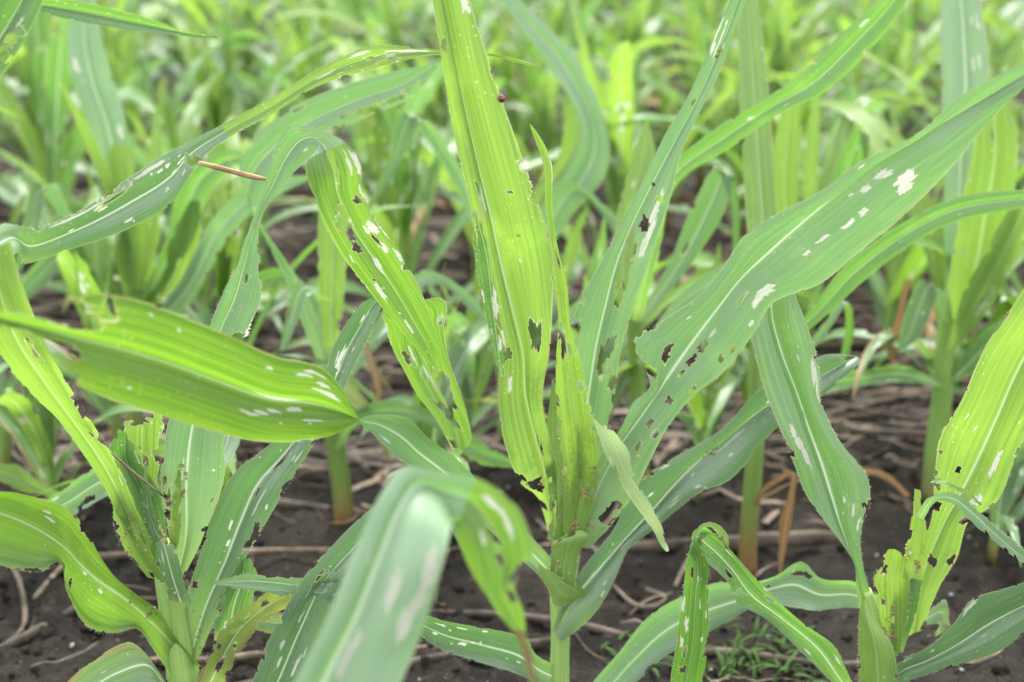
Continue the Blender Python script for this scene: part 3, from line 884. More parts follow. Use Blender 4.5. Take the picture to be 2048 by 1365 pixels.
# ---- plant at the lower left
P1 = empty("maize_plant", ground_at(365, 1.20))
tag(P1, "bushy maize plant at lower left with a crumb-strewn whorl and folded hanging leaves", "maize plant", "maize plants of the near row")
stalk_px(P1, [(378, 1580, 1.2, 26), (372, 1400, 1.2, 27), (362, 1330, 1.2, 30), (352, 1260, 1.2, 30), (345, 1200, 1.2, 29), (335, 1150, 1.2, 26), (322, 1080, 1.205, 15)], 'stalkn', node=(.28,))
LF(P1, 'blue', [(346, 1150, 366, 1156, 1.19), (338, 1070, 405, 1078, 1.19), (320, 960, 446, 960, 1.19, .42), (336, 850, 452, 858, 1.19, .42),
               (376, 750, 482, 760, 1.19, .38), (412, 672, 502, 655, 1.19, .28), (440, 600, 523, 590, 1.19, .35), (465, 540, 522, 520, 1.19, .4), (490, 480, 516, 470, 1.188),
               (508, 432, 528, 422, 1.185), (534, 355, 562, 378, 1.18), (550, 298, 590, 342, 1.175), (582, 246, 622, 315, 1.168), (630, 256, 640, 300, 1.158),
               (690, 282, 616, 318, 1.15), (721, 325, 612, 345, 1.146), (722, 375, 630, 400, 1.148), (752, 440, 658, 465, 1.152), (795, 500, 700, 535, 1.158),
               (838, 575, 748, 595, 1.165), (863, 640, 796, 655, 1.17), (881, 698, 838, 705, 1.175), (877, 730, 862, 732, 1.18)],
   holes=[(445, 690, 6, 10), (470, 684, 12, 14), (490, 690, 10, 14), (521, 500, 14, 4), (466, 520, 26, 4), (493, 560, 14, 2.5), (612, 262, 9, 6), (588, 250, 9, 7), (668, 330, 28, 8), (660, 312, 14, 5), (688, 430, 26, 9), (680, 450, 14, 10),
          (712, 495, 12, 9), (700, 470, 20, 7), (715, 400, 8, 8), (752, 478, 18, 3), (748, 560, 4, 3), (318, 905, 22, 8), (338, 1000, 20, 8), (336, 1030, 12, 9), (370, 1155, 9, 5), (330, 960, 12, 4), (425, 1000, 5, 4), (408, 1060, 6, 5)],
   scars=[(714, 325, 22, 6), (728, 380, 14, 4), (744, 455, 14, 11), (732, 463, 9, 5), (768, 494, 13, 6), (797, 510, 12, 5), (755, 530, 20, 7), (806, 538, 6, 4), (821, 535, 6, 3), (817, 655, 16, 4), (762, 585, 20, 7), (782, 432, 30, 3),
          (700, 330, 20, 4), (502, 650, 12, 6), (490, 675, 14, 5), (505, 470, 14, 2), (705, 520, 7, 3), (612, 300, 8, 3), (365, 940, 22, 3)],
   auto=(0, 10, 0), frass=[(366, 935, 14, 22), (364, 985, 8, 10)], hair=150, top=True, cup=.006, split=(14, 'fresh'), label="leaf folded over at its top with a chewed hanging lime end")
LF(P1, 'deep', [(366, 1310, 394, 1322, 1.196), (372, 1200, 440, 1218, 1.195, .60), (400, 1110, 482, 1132, 1.198, .62), (432, 1010, 524, 1060, 1.2, .56),
                (472, 940, 562, 992, 1.2, .5), (530, 895, 602, 926, 1.205, .5), (590, 830, 656, 842, 1.21), (648, 745, 692, 772, 1.215), (668, 690, 716, 720, 1.218),
                (702, 635, 745, 660, 1.222), (735, 600, 765, 612, 1.224), (764, 593, 773, 601, 1.222, .5, 0),
                (802, 606, 764, 625, 1.222), (884, 600, 770, 650, 1.226), (888, 660, 782, 692, 1.232), (902, 728, 808, 742, 1.235), (924, 790, 835, 790, 1.236), (937, 840, 868, 834, 1.236),
                (942, 884, 894, 880, 1.236), (936, 894, 905, 903, 1.236)],
   holes=[(503, 1078, 26, 7), (496, 1095, 14, 6), (512, 1052, 12, 5), (388, 1168, 9, 5), (515, 985, 9, 3), (568, 915, 34, 2.5), (813, 715, 15, 7), (847, 748, 12, 6), (828, 730, 8, 4), (893, 790, 36, 16), (900, 830, 26, 14), (886, 760, 16, 12), (910, 890, 10, 5), (880, 640, 10, 5)],
   scars=[(520, 1000, 20, 3), (545, 940, 40, 4), (510, 1020, 12, 3), (682, 715, 20, 8), (676, 745, 10, 5), (775, 660, 22, 4), (825, 710, 22, 4), (850, 745, 16, 4), (838, 695, 10, 3), (866, 765, 14, 3), (725, 640, 8, 3), (735, 628, 8, 2), (455, 1085, 8, 4)],
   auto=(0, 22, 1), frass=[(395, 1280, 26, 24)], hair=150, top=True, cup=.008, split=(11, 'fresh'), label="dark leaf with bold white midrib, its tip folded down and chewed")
LF(P1, 'lime', [(292, 1140, 336, 1152, 1.19), (240, 1040, 290, 1052, 1.178), (180, 930, 236, 930, 1.16), (112, 838, 186, 850, 1.14), (44, 766, 122, 742, 1.11),
                (-15, 690, 76, 652, 1.08), (-45, 600, 46, 570, 1.065), (-60, 520, 22, 482, 1.065)],
   holes=[(65, 700, 26, 9), (80, 720, 14, 8), (175, 818, 22, 8), (172, 790, 16, 8), (215, 880, 16, 6), (232, 855, 12, 7), (185, 870, 7, 3)], auto=(0, 5, 2), stain=[(170, 850, 40)], hair=90, top=True, cup=.004, label="lime leaf leaning out past the left edge")
LF(P1, 'deep', [(-60, 500, -20, 530, 1.066), (-34, 470, 10, 520, 1.075), (4, 448, 40, 505, 1.095), (70, 456, 50, 528, 1.12), (150, 427, 140, 500, 1.145), (250, 360, 262, 455, 1.17),
                (338, 303, 352, 395, 1.19), (363, 292, 394, 330, 1.2), (440, 252, 456, 278, 1.212), (530, 203, 546, 228, 1.225), (620, 148, 636, 172, 1.235),
                (700, 103, 712, 148, 1.245), (752, 90, 772, 132, 1.25), (830, 95, 842, 114, 1.258), (900, 102, 900, 109, 1.262), (990, 109, 990, 114, 1.265), (1042, 120, 1046, 128, 1.265), (1086, 135, 1089, 138, 1.265)],
   holes=[(390, 325, 12, 8), (374, 318, 8, 10), (80, 452, 12, 6), (225, 400, 40, 3), (740, 117, 9, 5), (690, 110, 22, 2.5), (765, 112, 8, 4), (775, 120, 20, 2)],
   scars=[(305, 335, 26, 5), (290, 345, 16, 4), (362, 322, 10, 4), (322, 343, 6, 4), (349, 345, 6, 3), (368, 346, 5, 3), (358, 313, 6, 3), (258, 440, 9, 4), (205, 418, 8, 4), (142, 462, 6, 3), (160, 430, 50, 3), (440, 290, 26, 2), (500, 255, 24, 2), (650, 150, 20, 3), (720, 108, 22, 4), (780, 112, 12, 4), (830, 103, 22, 5), (800, 102, 20, 3), (1060, 126, 18, 4)],
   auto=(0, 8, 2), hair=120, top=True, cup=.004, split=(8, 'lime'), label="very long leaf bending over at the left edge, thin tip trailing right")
LF(P1, 'fresh', [(400, 1338, 344, 1358, 1.188), (346, 1270, 316, 1312, 1.176), (322, 1222, 274, 1257, 1.16), (264, 1180, 230, 1268, 1.14),
                (206, 1125, 178, 1252, 1.11), (174, 1062, 142, 1182, 1.08), (150, 1030, 132, 1132, 1.06), (80, 1000, 70, 1142, 1.03), (0, 983, 0, 1131, 1.0), (-80, 985, -90, 1102, .97), (-180, 1030, -180, 1042, .95)],
   holes=[(184, 1050, 32, 15), (205, 1062, 16, 10), (150, 1030, 10, 8), (140, 1166, 7, 10), (60, 1142, 10, 5)],
   scars=[(92, 1025, 12, 4), (100, 1040, 14, 4), (170, 1145, 8, 4), (200, 1182, 9, 4), (330, 1240, 16, 3)], auto=(0, 5, 1), stain=[(165, 1190, 16)], frass=[(300, 1222, 12, 22), (262, 1195, 10, 8)], hair=160, top=True, cup=.012, ripple=.002, mid=[(385, 1345), (330, 1272), (262, 1206), (180, 1150), (125, 1090), (60, 1050), (0, 1027), (-180, 1000)],
   label="wide bright leaf curling out to the left edge")
LF(P1, 'whorl', [(296, 1156, 332, 1160, 1.178), (252, 1102, 308, 1115, 1.176), (229, 1050, 286, 1062, 1.176), (228, 990, 262, 1016, 1.178), (228, 930, 246, 962, 1.18), (226, 900, 232, 904, 1.182)],
   holes=[(236, 1015, 9, 5), (264, 1050, 18, 4), (305, 1150, 9, 5), (226, 1075, 8, 4)], auto=(0, 8, 3), frass=[(255, 1070, 20, 18)], hair=80, cup=.008)
LF(P1, 'dark', [(312, 1160, 344, 1160, 1.196), (284, 1060, 334, 1066, 1.196), (250, 980, 320, 992, 1.196), (218, 905, 287, 930, 1.196), (238, 858, 262, 870, 1.196)],
   holes=[(262, 870, 18, 10), (230, 870, 8, 6)], auto=(0, 10, 2), stain=[(300, 1060, 30)], frass=[(292, 1028, 9, 26), (310, 1060, 18, 24)], cup=.012, label="dark inner whorl leaf holding crumbs of droppings")
LF(P1, 'lime', [(286, 1060, 322, 1062, 1.206), (280, 990, 312, 1000, 1.208), (252, 920, 320, 925, 1.21), (244, 846, 326, 850, 1.21), (262, 816, 320, 820, 1.21)],
   holes=[(250, 835, 9, 10), (278, 838, 12, 20), (300, 828, 9, 8), (322, 880, 20, 4), (290, 925, 18, 8), (312, 905, 10, 6)], auto=(0, 5, 3), cup=.006, frass=[(285, 930, 14, 14)])
LF(P1, 'mid', [(322, 1170, 346, 1172, 1.188), (306, 1090, 338, 1095, 1.186), (286, 1020, 310, 1025, 1.188), (286, 955, 296, 955, 1.19), (290, 930, 293, 930, 1.19)],
   auto=(0, 8, 2), frass=[(330, 1085, 8, 40), (330, 1060, 10, 24), (322, 1110, 6, 10)], cup=.005, hair=40)
LF(P1, 'whorl', [(336, 1170, 350, 1170, 1.186), (338, 1110, 356, 1112, 1.184), (340, 1040, 362, 1040, 1.186), (348, 975, 362, 972, 1.188), (356, 940, 360, 940, 1.19)],
   auto=(0, 3, 3), cup=.004, frass=[(346, 1060, 18, 10)])
LF(P1, 'yellow', [(390, 1372, 442, 1380, 1.178), (426, 1292, 478, 1312, 1.17), (458, 1244, 508, 1266, 1.165), (506, 1206, 546, 1230, 1.16), (556, 1172, 596, 1204, 1.155), (602, 1158, 614, 1178, 1.152)],
   holes=[(440, 1330, 22, 6), (470, 1290, 8, 4), (492, 1232, 12, 6), (530, 1206, 10, 5), (470, 1262, 10, 5), (420, 1300, 12, 6)], auto=(1, 4, 4), top=True, hair=30, label="shredded yellowing leaf rising beside the torn pale flap")
LF(P1, 'blue', [(422, 1164, 424, 1169, 1.15), (446, 1158, 452, 1174, 1.15), (490, 1148, 500, 1184, 1.15), (545, 1148, 556, 1192, 1.148), (600, 1156, 606, 1194, 1.145), (650, 1146, 656, 1202, 1.14), (690, 1138, 710, 1216, 1.135), (735, 1150, 740, 1170, 1.13)],
   holes=[(520, 1192, 30, 5), (550, 1150, 26, 5), (650, 1158, 14, 9), (662, 1205, 18, 7), (690, 1150, 10, 8), (455, 1176, 8, 3), (480, 1184, 8, 4), (620, 1200, 12, 7)], auto=(0, 3, 4), m=.4, label="torn pale flap of leaf lying level")
LF(P1, 'mid', [(428, 1280, 484, 1290, 1.19), (432, 1215, 502, 1215, 1.19), (455, 1160, 515, 1150, 1.19), (480, 1120, 500, 1115, 1.19)], holes=[(445, 1200, 9, 4), (440, 1225, 10, 3)], scars=[(450, 1250, 12, 3), (470, 1245, 8, 3)], auto=(1, 4, 3))
LF(P1, 'old', [(352, 1420, 372, 1440, 1.19), (318, 1345, 330, 1380, 1.175), (270, 1290, 320, 1372, 1.165), (215, 1305, 250, 1390, 1.15), (150, 1350, 190, 1420, 1.135), (90, 1420, 100, 1440, 1.13)], auto=(0, 10, 2), top=True,
   label="low leaf with brown dried edges near the soil")
LF(P1, 'old', [(380, 1250, 396, 1260, 1.22), (470, 1215, 480, 1260, 1.25), (560, 1225, 560, 1270, 1.28), (640, 1245, 640, 1275, 1.31), (700, 1260, 702, 1265, 1.33)], auto=(0, 6, 3), top=True)
LF(P1, 'blue', [(316, 1120, 326, 1140, 1.25), (262, 960, 270, 1000, 1.31), (210, 930, 220, 992, 1.35), (130, 975, 150, 1030, 1.38), (60, 1030, 80, 1060, 1.40), (30, 1060, 36, 1066, 1.41)], holes=[(180, 1000, 20, 8), (160, 1020, 10, 10)], auto=(1, 10, 3), top=True)
LF(P1, 'blue', [(345, 1080, 365, 1080, 1.25), (395, 960, 425, 970, 1.29), (430, 880, 480, 885, 1.32), (440, 800, 475, 800, 1.34), (445, 740, 455, 738, 1.35)], auto=(0, 8, 2))

LF(P1, 'deep', [(380, 1585, 410, 1605, 1.19), (440, 1480, 520, 1500, 1.16), (505, 1365, 602, 1370, 1.14), (548, 1258, 650, 1266, 1.14), (615, 1148, 690, 1166, 1.14), (684, 1070, 748, 1102, 1.15), (745, 1016, 792, 1042, 1.16), (802, 985, 806, 990, 1.17)],
   scars=[(565, 1290, 12, 5), (590, 1330, 20, 6), (560, 1325, 14, 4), (600, 1240, 8, 4), (650, 1180, 6, 3)], auto=(1, 16, 2), hair=60, top=True, cup=.008, label="grey green leaf speckled white beside the blurred leaf")

LF(P1, 'mid', [(336, 1200, 388, 1210, 1.168), (322, 1150, 366, 1150, 1.168), (312, 1110, 352, 1100, 1.17), (310, 1085, 340, 1078, 1.172)], holes=[(340, 1085, 6, 10)], auto=(0, 4, 2), cup=-.010, bulge=.001, frass=[(350, 1190, 10, 6)], hair=30)


# ---- plant at the lower right
P3 = empty("maize_plant", ground_at(1752, 1.19))
tag(P3, "maize plant at lower right with a shredded whorl and one broad lime leaf", "maize plant", "maize plants of the near row")
stalk_px(P3, [(1766, 1560, 1.19, 26), (1762, 1400, 1.19, 30), (1757, 1340, 1.19, 33), (1752, 1280, 1.19, 30), (1744, 1230, 1.19, 20), (1732, 1180, 1.19, 10)], 'stalkn', node=(.3,))
LF(P3, 'mid', [(1724, 1250, 1752, 1256, 1.185), (1712, 1180, 1744, 1200, 1.185), (1704, 1120, 1725, 1126, 1.19), (1654, 1050, 1722, 1062, 1.197), (1614, 985, 1740, 1000, 1.205), (1584, 915, 1730, 945, 1.212),
               (1554, 840, 1682, 885, 1.22), (1528, 765, 1643, 810, 1.23), (1508, 690, 1636, 720, 1.24), (1503, 635, 1606, 630, 1.25), (1518, 575, 1582, 570, 1.26), (1540, 515, 1558, 510, 1.27)],
   scars=[(1626, 745, 28, 6), (1634, 780, 20, 4), (1585, 863, 12, 7), (1608, 905, 24, 10), (1596, 885, 12, 9), (1686, 1000, 6, 3), (1708, 1022, 16, 3), (1687, 1025, 3, 2), (1715, 1050, 12, 3), (1608, 832, 8, 3)], holes=[(1727, 1012, 6, 2.5)],
   auto=(0, 6, 0), hair=120, top=True, cup=.009, mid=[(1735, 1210), (1712, 1150), (1699, 1102), (1674, 1032), (1644, 932), (1614, 847), (1589, 772), (1554, 682), (1540, 610), (1550, 515)], label="hanging broad leaf with thin white midrib and grey scars")
LF(P3, 'lime', [(1798, 1275, 1842, 1262, 1.205), (1822, 1180, 1880, 1172, 1.205), (1846, 1090, 1916, 1112, 1.203), (1864, 1030, 1936, 1046, 1.20), (1868, 952, 1992, 1006, 1.195),
                (1880, 872, 2030, 920, 1.19), (1918, 810, 2062, 850, 1.18), (1976, 680, 2112, 770, 1.17), (2048, 585, 2162, 690, 1.16), (2110, 500, 2182, 560, 1.155), (2180, 420, 2186, 424, 1.15)],
   mid=[(1820, 1240), (1845, 1150), (1869, 1082), (1894, 1032), (1944, 942), (1994, 832), (2044, 722), (2110, 620), (2180, 430)],
   holes=[(1871, 970, 9, 7), (1870, 1012, 14, 10), (1916, 942, 8, 7), (1934, 1040, 15, 10), (1864, 1122, 10, 9), (1880, 905, 6, 4), (1846, 1250, 9, 5), (1900, 1120, 12, 6)],
   scars=[(1990, 930, 24, 9), (1998, 915, 14, 8), (1955, 1000, 14, 12)], auto=(0, 6, 1), stain=[(1895, 1110, 30), (1870, 1090, 30), (1880, 1070, 20)], hair=120, top=True, cup=.010, label="broad lime leaf with pale midrib rising off the right edge")
LF(P3, 'whorl', [(1772, 1300, 1800, 1304, 1.18), (1756, 1215, 1816, 1222, 1.178), (1750, 1150, 1818, 1152, 1.178), (1772, 1104, 1806, 1108, 1.18), (1778, 1098, 1790, 1098, 1.18)],
   holes=[(1760, 1125, 9, 8), (1748, 1180, 9, 4), (1766, 1205, 6, 5), (1770, 1140, 8, 5)], scars=[(1770, 1142, 8, 6)], stain=[(1768, 1195, 26), (1765, 1170, 20)], frass=[(1778, 1265, 16, 40), (1768, 1290, 10, 14)], cup=.006, hair=50)
LF(P3, 'whorl', [(1806, 1155, 1848, 1160, 1.176), (1812, 1090, 1854, 1095, 1.175), (1824, 1030, 1856, 1050, 1.176), (1829, 978, 1841, 980, 1.178)],
   holes=[(1850, 1030, 14, 5), (1845, 1005, 14, 4)], stain=[(1820, 1110, 30), (1845, 1100, 22)], frass=[(1836, 1132, 8, 22), (1815, 1110, 10, 14)], auto=(0, 2, 3), cup=.005)
LF(P3, 'dark', [(1784, 1305, 1806, 1305, 1.19), (1790, 1210, 1838, 1205, 1.19), (1802, 1130, 1846, 1140, 1.19), (1826, 1085, 1842, 1090, 1.19)], auto=(0, 4, 2), frass=[(1790, 1255, 14, 20)], cup=.008)
LF(P3, 'mid', [(1780, 1310, 1796, 1312, 1.18), (1778, 1230, 1815, 1235, 1.182), (1796, 1150, 1832, 1150, 1.184), (1805, 1125, 1825, 1125, 1.185)], holes=[(1783, 1240, 8, 5)], auto=(0, 5, 2), frass=[(1786, 1215, 14, 16)], cup=.004)
LF(P3, 'blue', [(1832, 1030, 1846, 1040, 1.15), (1866, 990, 1880, 1002, 1.142), (1900, 984, 1908, 1010, 1.138), (1950, 1012, 1932, 1034, 1.135), (2002, 1060, 1988, 1086, 1.13), (2052, 1100, 2040, 1130, 1.125), (2110, 1150, 2108, 1160, 1.12)],
   holes=[(1994, 1050, 5, 3), (1960, 1018, 6, 3)], scars=[(1960, 1040, 18, 2)], auto=(0, 1, 3), top=True, cup=.002, label="narrow torn strip of leaf arching down to the right")
LF(P3, 'lime', [(1860, 965, 1876, 955, 1.15), (1900, 975, 1908, 968, 1.142), (1940, 998, 1946, 990, 1.137), (1960, 1012, 1966, 1010, 1.135)], cup=.001)
LF(P3, 'deep', [(1768, 1375, 1792, 1405, 1.182), (1798, 1322, 1800, 1372, 1.17), (1858, 1292, 1862, 1346, 1.155), (1910, 1245, 1932, 1326, 1.14), (1945, 1202, 2002, 1300, 1.13),
               (2010, 1180, 2062, 1255, 1.12), (2072, 1160, 2122, 1220, 1.11), (2162, 1130, 2172, 1150, 1.10)],
   scars=[(1940, 1212, 22, 4), (1968, 1270, 6, 2), (1865, 1303, 4, 3), (1815, 1320, 10, 2)], auto=(0, 6, 1), hair=70, top=True, cup=.010, label="dark broad leaf sweeping low to the right corner")
LF(P3, 'sheath', [(1722, 1420, 1796, 1420, 1.172), (1718, 1350, 1794, 1350, 1.168), (1716, 1280, 1782, 1285, 1.166), (1718, 1225, 1752, 1240, 1.168), (1724, 1200, 1736, 1206, 1.17)], auto=(0, 3, 2), stain=[(1750, 1290, 20)], cup=-.014, bulge=.001, hair=60, name="leaf", label="lime sheath leaf wrapped round the stalk")
LF(P3, 'blue', [(1762, 1200, 1752, 1222, 1.20), (1712, 1165, 1700, 1216, 1.215), (1640, 1156, 1632, 1222, 1.235), (1600, 1126, 1580, 1214, 1.25), (1555, 1150, 1530, 1206, 1.265), (1490, 1165, 1470, 1235, 1.28), (1420, 1170, 1400, 1276, 1.29),
                (1340, 1205, 1332, 1312, 1.29), (1262, 1275, 1272, 1366, 1.28), (1196, 1350, 1222, 1420, 1.27), (1150, 1430, 1162, 1442, 1.26)],
   holes=[(1600, 1148, 16, 6), (1618, 1150, 8, 7), (1300, 1345, 12, 8)], auto=(1, 14, 2), hair=80, top=True, cup=.010, label="pale speckled leaf curving low to the left over the soil")
LF(P3, 'mid', [(1746, 1420, 1716, 1424, 1.165), (1706, 1365, 1664, 1366, 1.15), (1670, 1292, 1600, 1302, 1.135), (1600, 1240, 1534, 1240, 1.125), (1532, 1176, 1470, 1202, 1.115), (1472, 1112, 1452, 1162, 1.105),
               (1428, 1066, 1398, 1112, 1.095), (1402, 1056, 1382, 1094, 1.088), (1392, 1075, 1378, 1100, 1.083), (1413, 1118, 1374, 1118, 1.082), (1416, 1200, 1366, 1192, 1.085), (1416, 1290, 1354, 1290, 1.09), (1404, 1370, 1342, 1372, 1.095), (1392, 1440, 1350, 1450, 1.10)],
   holes=[(1398, 1106, 6, 5), (1540, 1200, 14, 5), (1458, 1148, 12, 5), (1369, 1305, 10, 5), (1365, 1340, 9, 7), (1384, 1145, 14, 2.5), (1480, 1185, 12, 7), (1412, 1300, 18, 5)], scars=[(1367, 1210, 14, 5), (1374, 1250, 14, 6), (1362, 1285, 12, 4), (1397, 1160, 8, 2), (1400, 1210, 12, 2), (1412, 1230, 10, 2), (1675, 1320, 12, 4), (1530, 1180, 6, 3)],
   auto=(0, 4, 4), hair=80, top=True, cup=.007, label="narrow leaf kinked over with a tattered hanging end")
LF(P3, 'lime', [(1384, 1098, 1400, 1106, 1.095), (1386, 1064, 1410, 1076, 1.095), (1416, 1044, 1424, 1066, 1.10), (1446, 1056, 1436, 1076, 1.102), (1459, 1084, 1447, 1088, 1.104), (1456, 1098, 1450, 1098, 1.105)],
   holes=[(1420, 1058, 9, 5), (1444, 1078, 6, 4)], scars=[(1432, 1062, 4, 3)], cup=.001)
LF(P3, 'old', [(1850, 1230, 1852, 1250, 1.24), (1885, 1200, 1880, 1250, 1.27), (1900, 1230, 1880, 1270, 1.29), (1902, 1250, 1898, 1256, 1.29)], auto=(0, 2, 3))

# ---- blurred plant right in front, rooted below the frame
P4 = empty("maize_plant", ground_at(470, .68))
tag(P4, "out of focus maize leaf bent over in the foreground, its hanging tip brown", "maize plant", "maize plants of the near row")
stalk_px(P4, [(470, 2500, .68, 34), (480, 2100, .68, 34), (500, 1750, .685, 30), (515, 1620, .69, 24)])
LF(P4, 'blue', [(470, 1690, 590, 1700, 0.685), (500, 1590, 690, 1610, 0.690, .35), (535, 1480, 745, 1490, 0.700, .28), (588, 1365, 803, 1365, 0.710, .26), (655, 1240, 852, 1240, 0.720, .26), (715, 1092, 893, 1102, 0.735, .28),
                (762, 990, 902, 1058, 0.748, .28), (800, 938, 906, 1042, 0.760, .30), (880, 945, 908, 1040, 0.768, .4), (960, 960, 912, 1046, 0.770, .45), (1024, 1004, 914, 1060, 0.768), (1060, 1078, 922, 1092, 0.766), (1060, 1120, 948, 1152, 0.765),
                (1028, 1165, 978, 1197, 0.765), (1047, 1226, 1000, 1232, 0.768), (1052, 1274, 1028, 1266, 0.770), (1064, 1310, 1046, 1310, 0.770), (1076, 1380, 1062, 1375, 0.770)],
   holes=[(992, 1078, 9, 12), (1002, 1120, 18, 7), (985, 1060, 14, 5), (1040, 1140, 22, 14), (1022, 1195, 14, 8)],
   scars=[(862, 1135, 36, 13), (790, 1180, 42, 11), (815, 1240, 48, 11), (697, 1310, 46, 10), (842, 1195, 22, 8), (985, 1010, 16, 8), (1010, 1040, 26, 7), (966, 1075, 16, 7), (740, 1120, 10, 4)],
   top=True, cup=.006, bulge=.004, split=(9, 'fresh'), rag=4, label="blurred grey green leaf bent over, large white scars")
LF(P4, 'dry', [(1026, 1260, 1048, 1262, 0.769), (1040, 1295, 1060, 1300, 0.769), (1052, 1335, 1072, 1340, 0.769), (1066, 1385, 1078, 1388, 0.769)], cup=.001, label="brown dried leaf tip")

# ---- plant outside the top left corner
P5 = empty("maize_plant", ground_at(-330, 1.12))
tag(P5, "maize plant whose leaf tips point in from the top left corner", "maize plant", "maize plants of the near row")
stalk_px(P5, [(-330, 1640, 1.12, 24), (-330, 1200, 1.12, 24), (-325, 800, 1.12, 22), (-320, 500, 1.12, 14)])
LF(P5, 'dark', [(-330, 520, -310, 540, 1.12), (-240, 330, -200, 370, 1.12), (-120, 150, -40, 200, 1.11), (-40, 50, 20, 130, 1.10), (10, -20, 86, 4, 1.10), (70, -90, 96, -70, 1.10)], holes=[(38, 62, 10, 9), (20, 80, 10, 14), (8, 110, 12, 14)], scars=[(40, 42, 8, 5)], auto=(0, 2, 2), top=True)
LF(P5, 'lime', [(-330, 560, -310, 575, 1.13), (-200, 300, -150, 340, 1.13), (-60, 140, -20, 190, 1.13), (0, 84, 12, 122, 1.13), (28, 92, 34, 96, 1.13)], auto=(0, 1, 2))
LF(P5, 'mid', [(-330, 500, -312, 515, 1.13), (-300, 250, -240, 260, 1.13), (-180, 40, -150, 90, 1.13), (-40, -25, -30, 22, 1.14), (75, -4, 65, 22, 1.15), (160, 4, 155, 42, 1.155), (260, 26, 255, 60, 1.16), (340, 50, 336, 70, 1.165), (400, 68, 398, 75, 1.17), (438, 74, 439, 76, 1.17)],
   scars=[(428, 74, 10, 2)], hair=50, top=True, cup=.014)

# ---- ladybird on the edge of the tall leaf
def build_ladybird(px, py, leafobj):
    # sits on the surface of the leaf: nearest point of its mesh to the pixel, pushed out by the body's half height
    me = leafobj.data
    co = np.zeros(len(me.vertices) * 3); me.vertices.foreach_get("co", co); co = co.reshape(-1, 3) + np.array(leafobj.parent.location)
    q, _ = proj(co)
    p = co[np.argmin((q[:, 0] - px) ** 2 + (q[:, 1] - py) ** 2)]
    root = empty("ladybird", p)
    tag(root, "small dark red ladybird on the edge of the tall lime leaf", "ladybird")
    n = Vector((0.25, -0.93, 0.25)).normalized(); fwd = Vector((0.12, 0.25, 0.96)); fwd = (fwd - n * fwd.dot(n)).normalized()
    sx = fwd.cross(n)
    Bm = lambda x, y, z: sx * x + fwd * y + n * z
    def dome(name, cx, cy, cz, rx, ry, rz, mat, half=None, flat=0.25, parent=root):
        V, F = [], []
        nu, nv = 20, 12
        for i in range(nv + 1):
            ph = math.pi * i / nv
            for j in range(nu):
                th = 2 * math.pi * j / nu
                x, y, z = math.sin(ph) * math.cos(th), math.cos(ph), math.sin(ph) * math.sin(th)
                if z < 0: z *= flat
                if half == 1: x = max(x, 0.03)
                if half == -1: x = min(x, -0.03)
                V.append(tuple(Bm(cx + rx * x, cy + ry * y, cz + rz * z)))
        for i in range(nv):
            for j in range(nu):
                F.append((i * nu + j, i * nu + (j + 1) % nu, (i + 1) * nu + (j + 1) % nu, (i + 1) * nu + j))
        return link_mesh(name, mesh_from(name, V, F, [mat]), parent)
    red, blk = M['lbred'], M['lbblack']
    mm = 0.001
    dome("body", 0, -.2 * mm, 1.2 * mm, 2.55 * mm, 3.2 * mm, 1.5 * mm, blk)
    for h in (1, -1):
        e = dome("wing_case", 0, -.35 * mm, 1.5 * mm, 2.9 * mm, 3.35 * mm, 2.35 * mm, red, half=h)
    dome("pronotum", 0, 2.75 * mm, 1.5 * mm, 1.9 * mm, 1.05 * mm, 1.35 * mm, blk)
    dome("head", 0, 3.7 * mm, 1.2 * mm, 1.0 * mm, .75 * mm, .8 * mm, blk)
    for s_ in (1, -1):
        for k, y in enumerate((1.6, 0.1, -1.4)):
            pts = [Bm(s_ * 1.6 * mm, y * mm, 1.0 * mm), Bm(s_ * 3.1 * mm, (y + .3) * mm, 1.3 * mm), Bm(s_ * 3.8 * mm, (y - .2) * mm, .2 * mm)]
            link_mesh("leg", tube_mesh("leg", pts, [.22 * mm, .2 * mm, .12 * mm], blk, 6), root)
        pts = [Bm(s_ * .5 * mm, 4.2 * mm, 1.3 * mm), Bm(s_ * 1.1 * mm, 5.0 * mm, 1.5 * mm)]
        link_mesh("antenna", tube_mesh("antenna", pts, [.1 * mm, .08 * mm], blk, 6), root)


M['lbred'] = plain_mat("ladybird_red", (0.045, 0.004, 0.006), (0.16, 0.008, 0.010), (260, 260, 260), 0.18, 0.0, spec=0.6)
M['lbblack'] = plain_mat("ladybird_black", (0.006, 0.004, 0.004), (0.012, 0.008, 0.008), (200, 200, 200), 0.25, 0.0, spec=0.5)
build_ladybird(1001, 200, lady_leaf)

# ------------------------------------------------------------------ special plants of the rows just behind (blurred)
def mid_plant(px, Y, label, stalk=None):
    p = empty("maize_plant", ground_at(px, Y))
    tag(p, label, "maize plant", "maize plants of the rows behind")
    return p


ROWB = {}
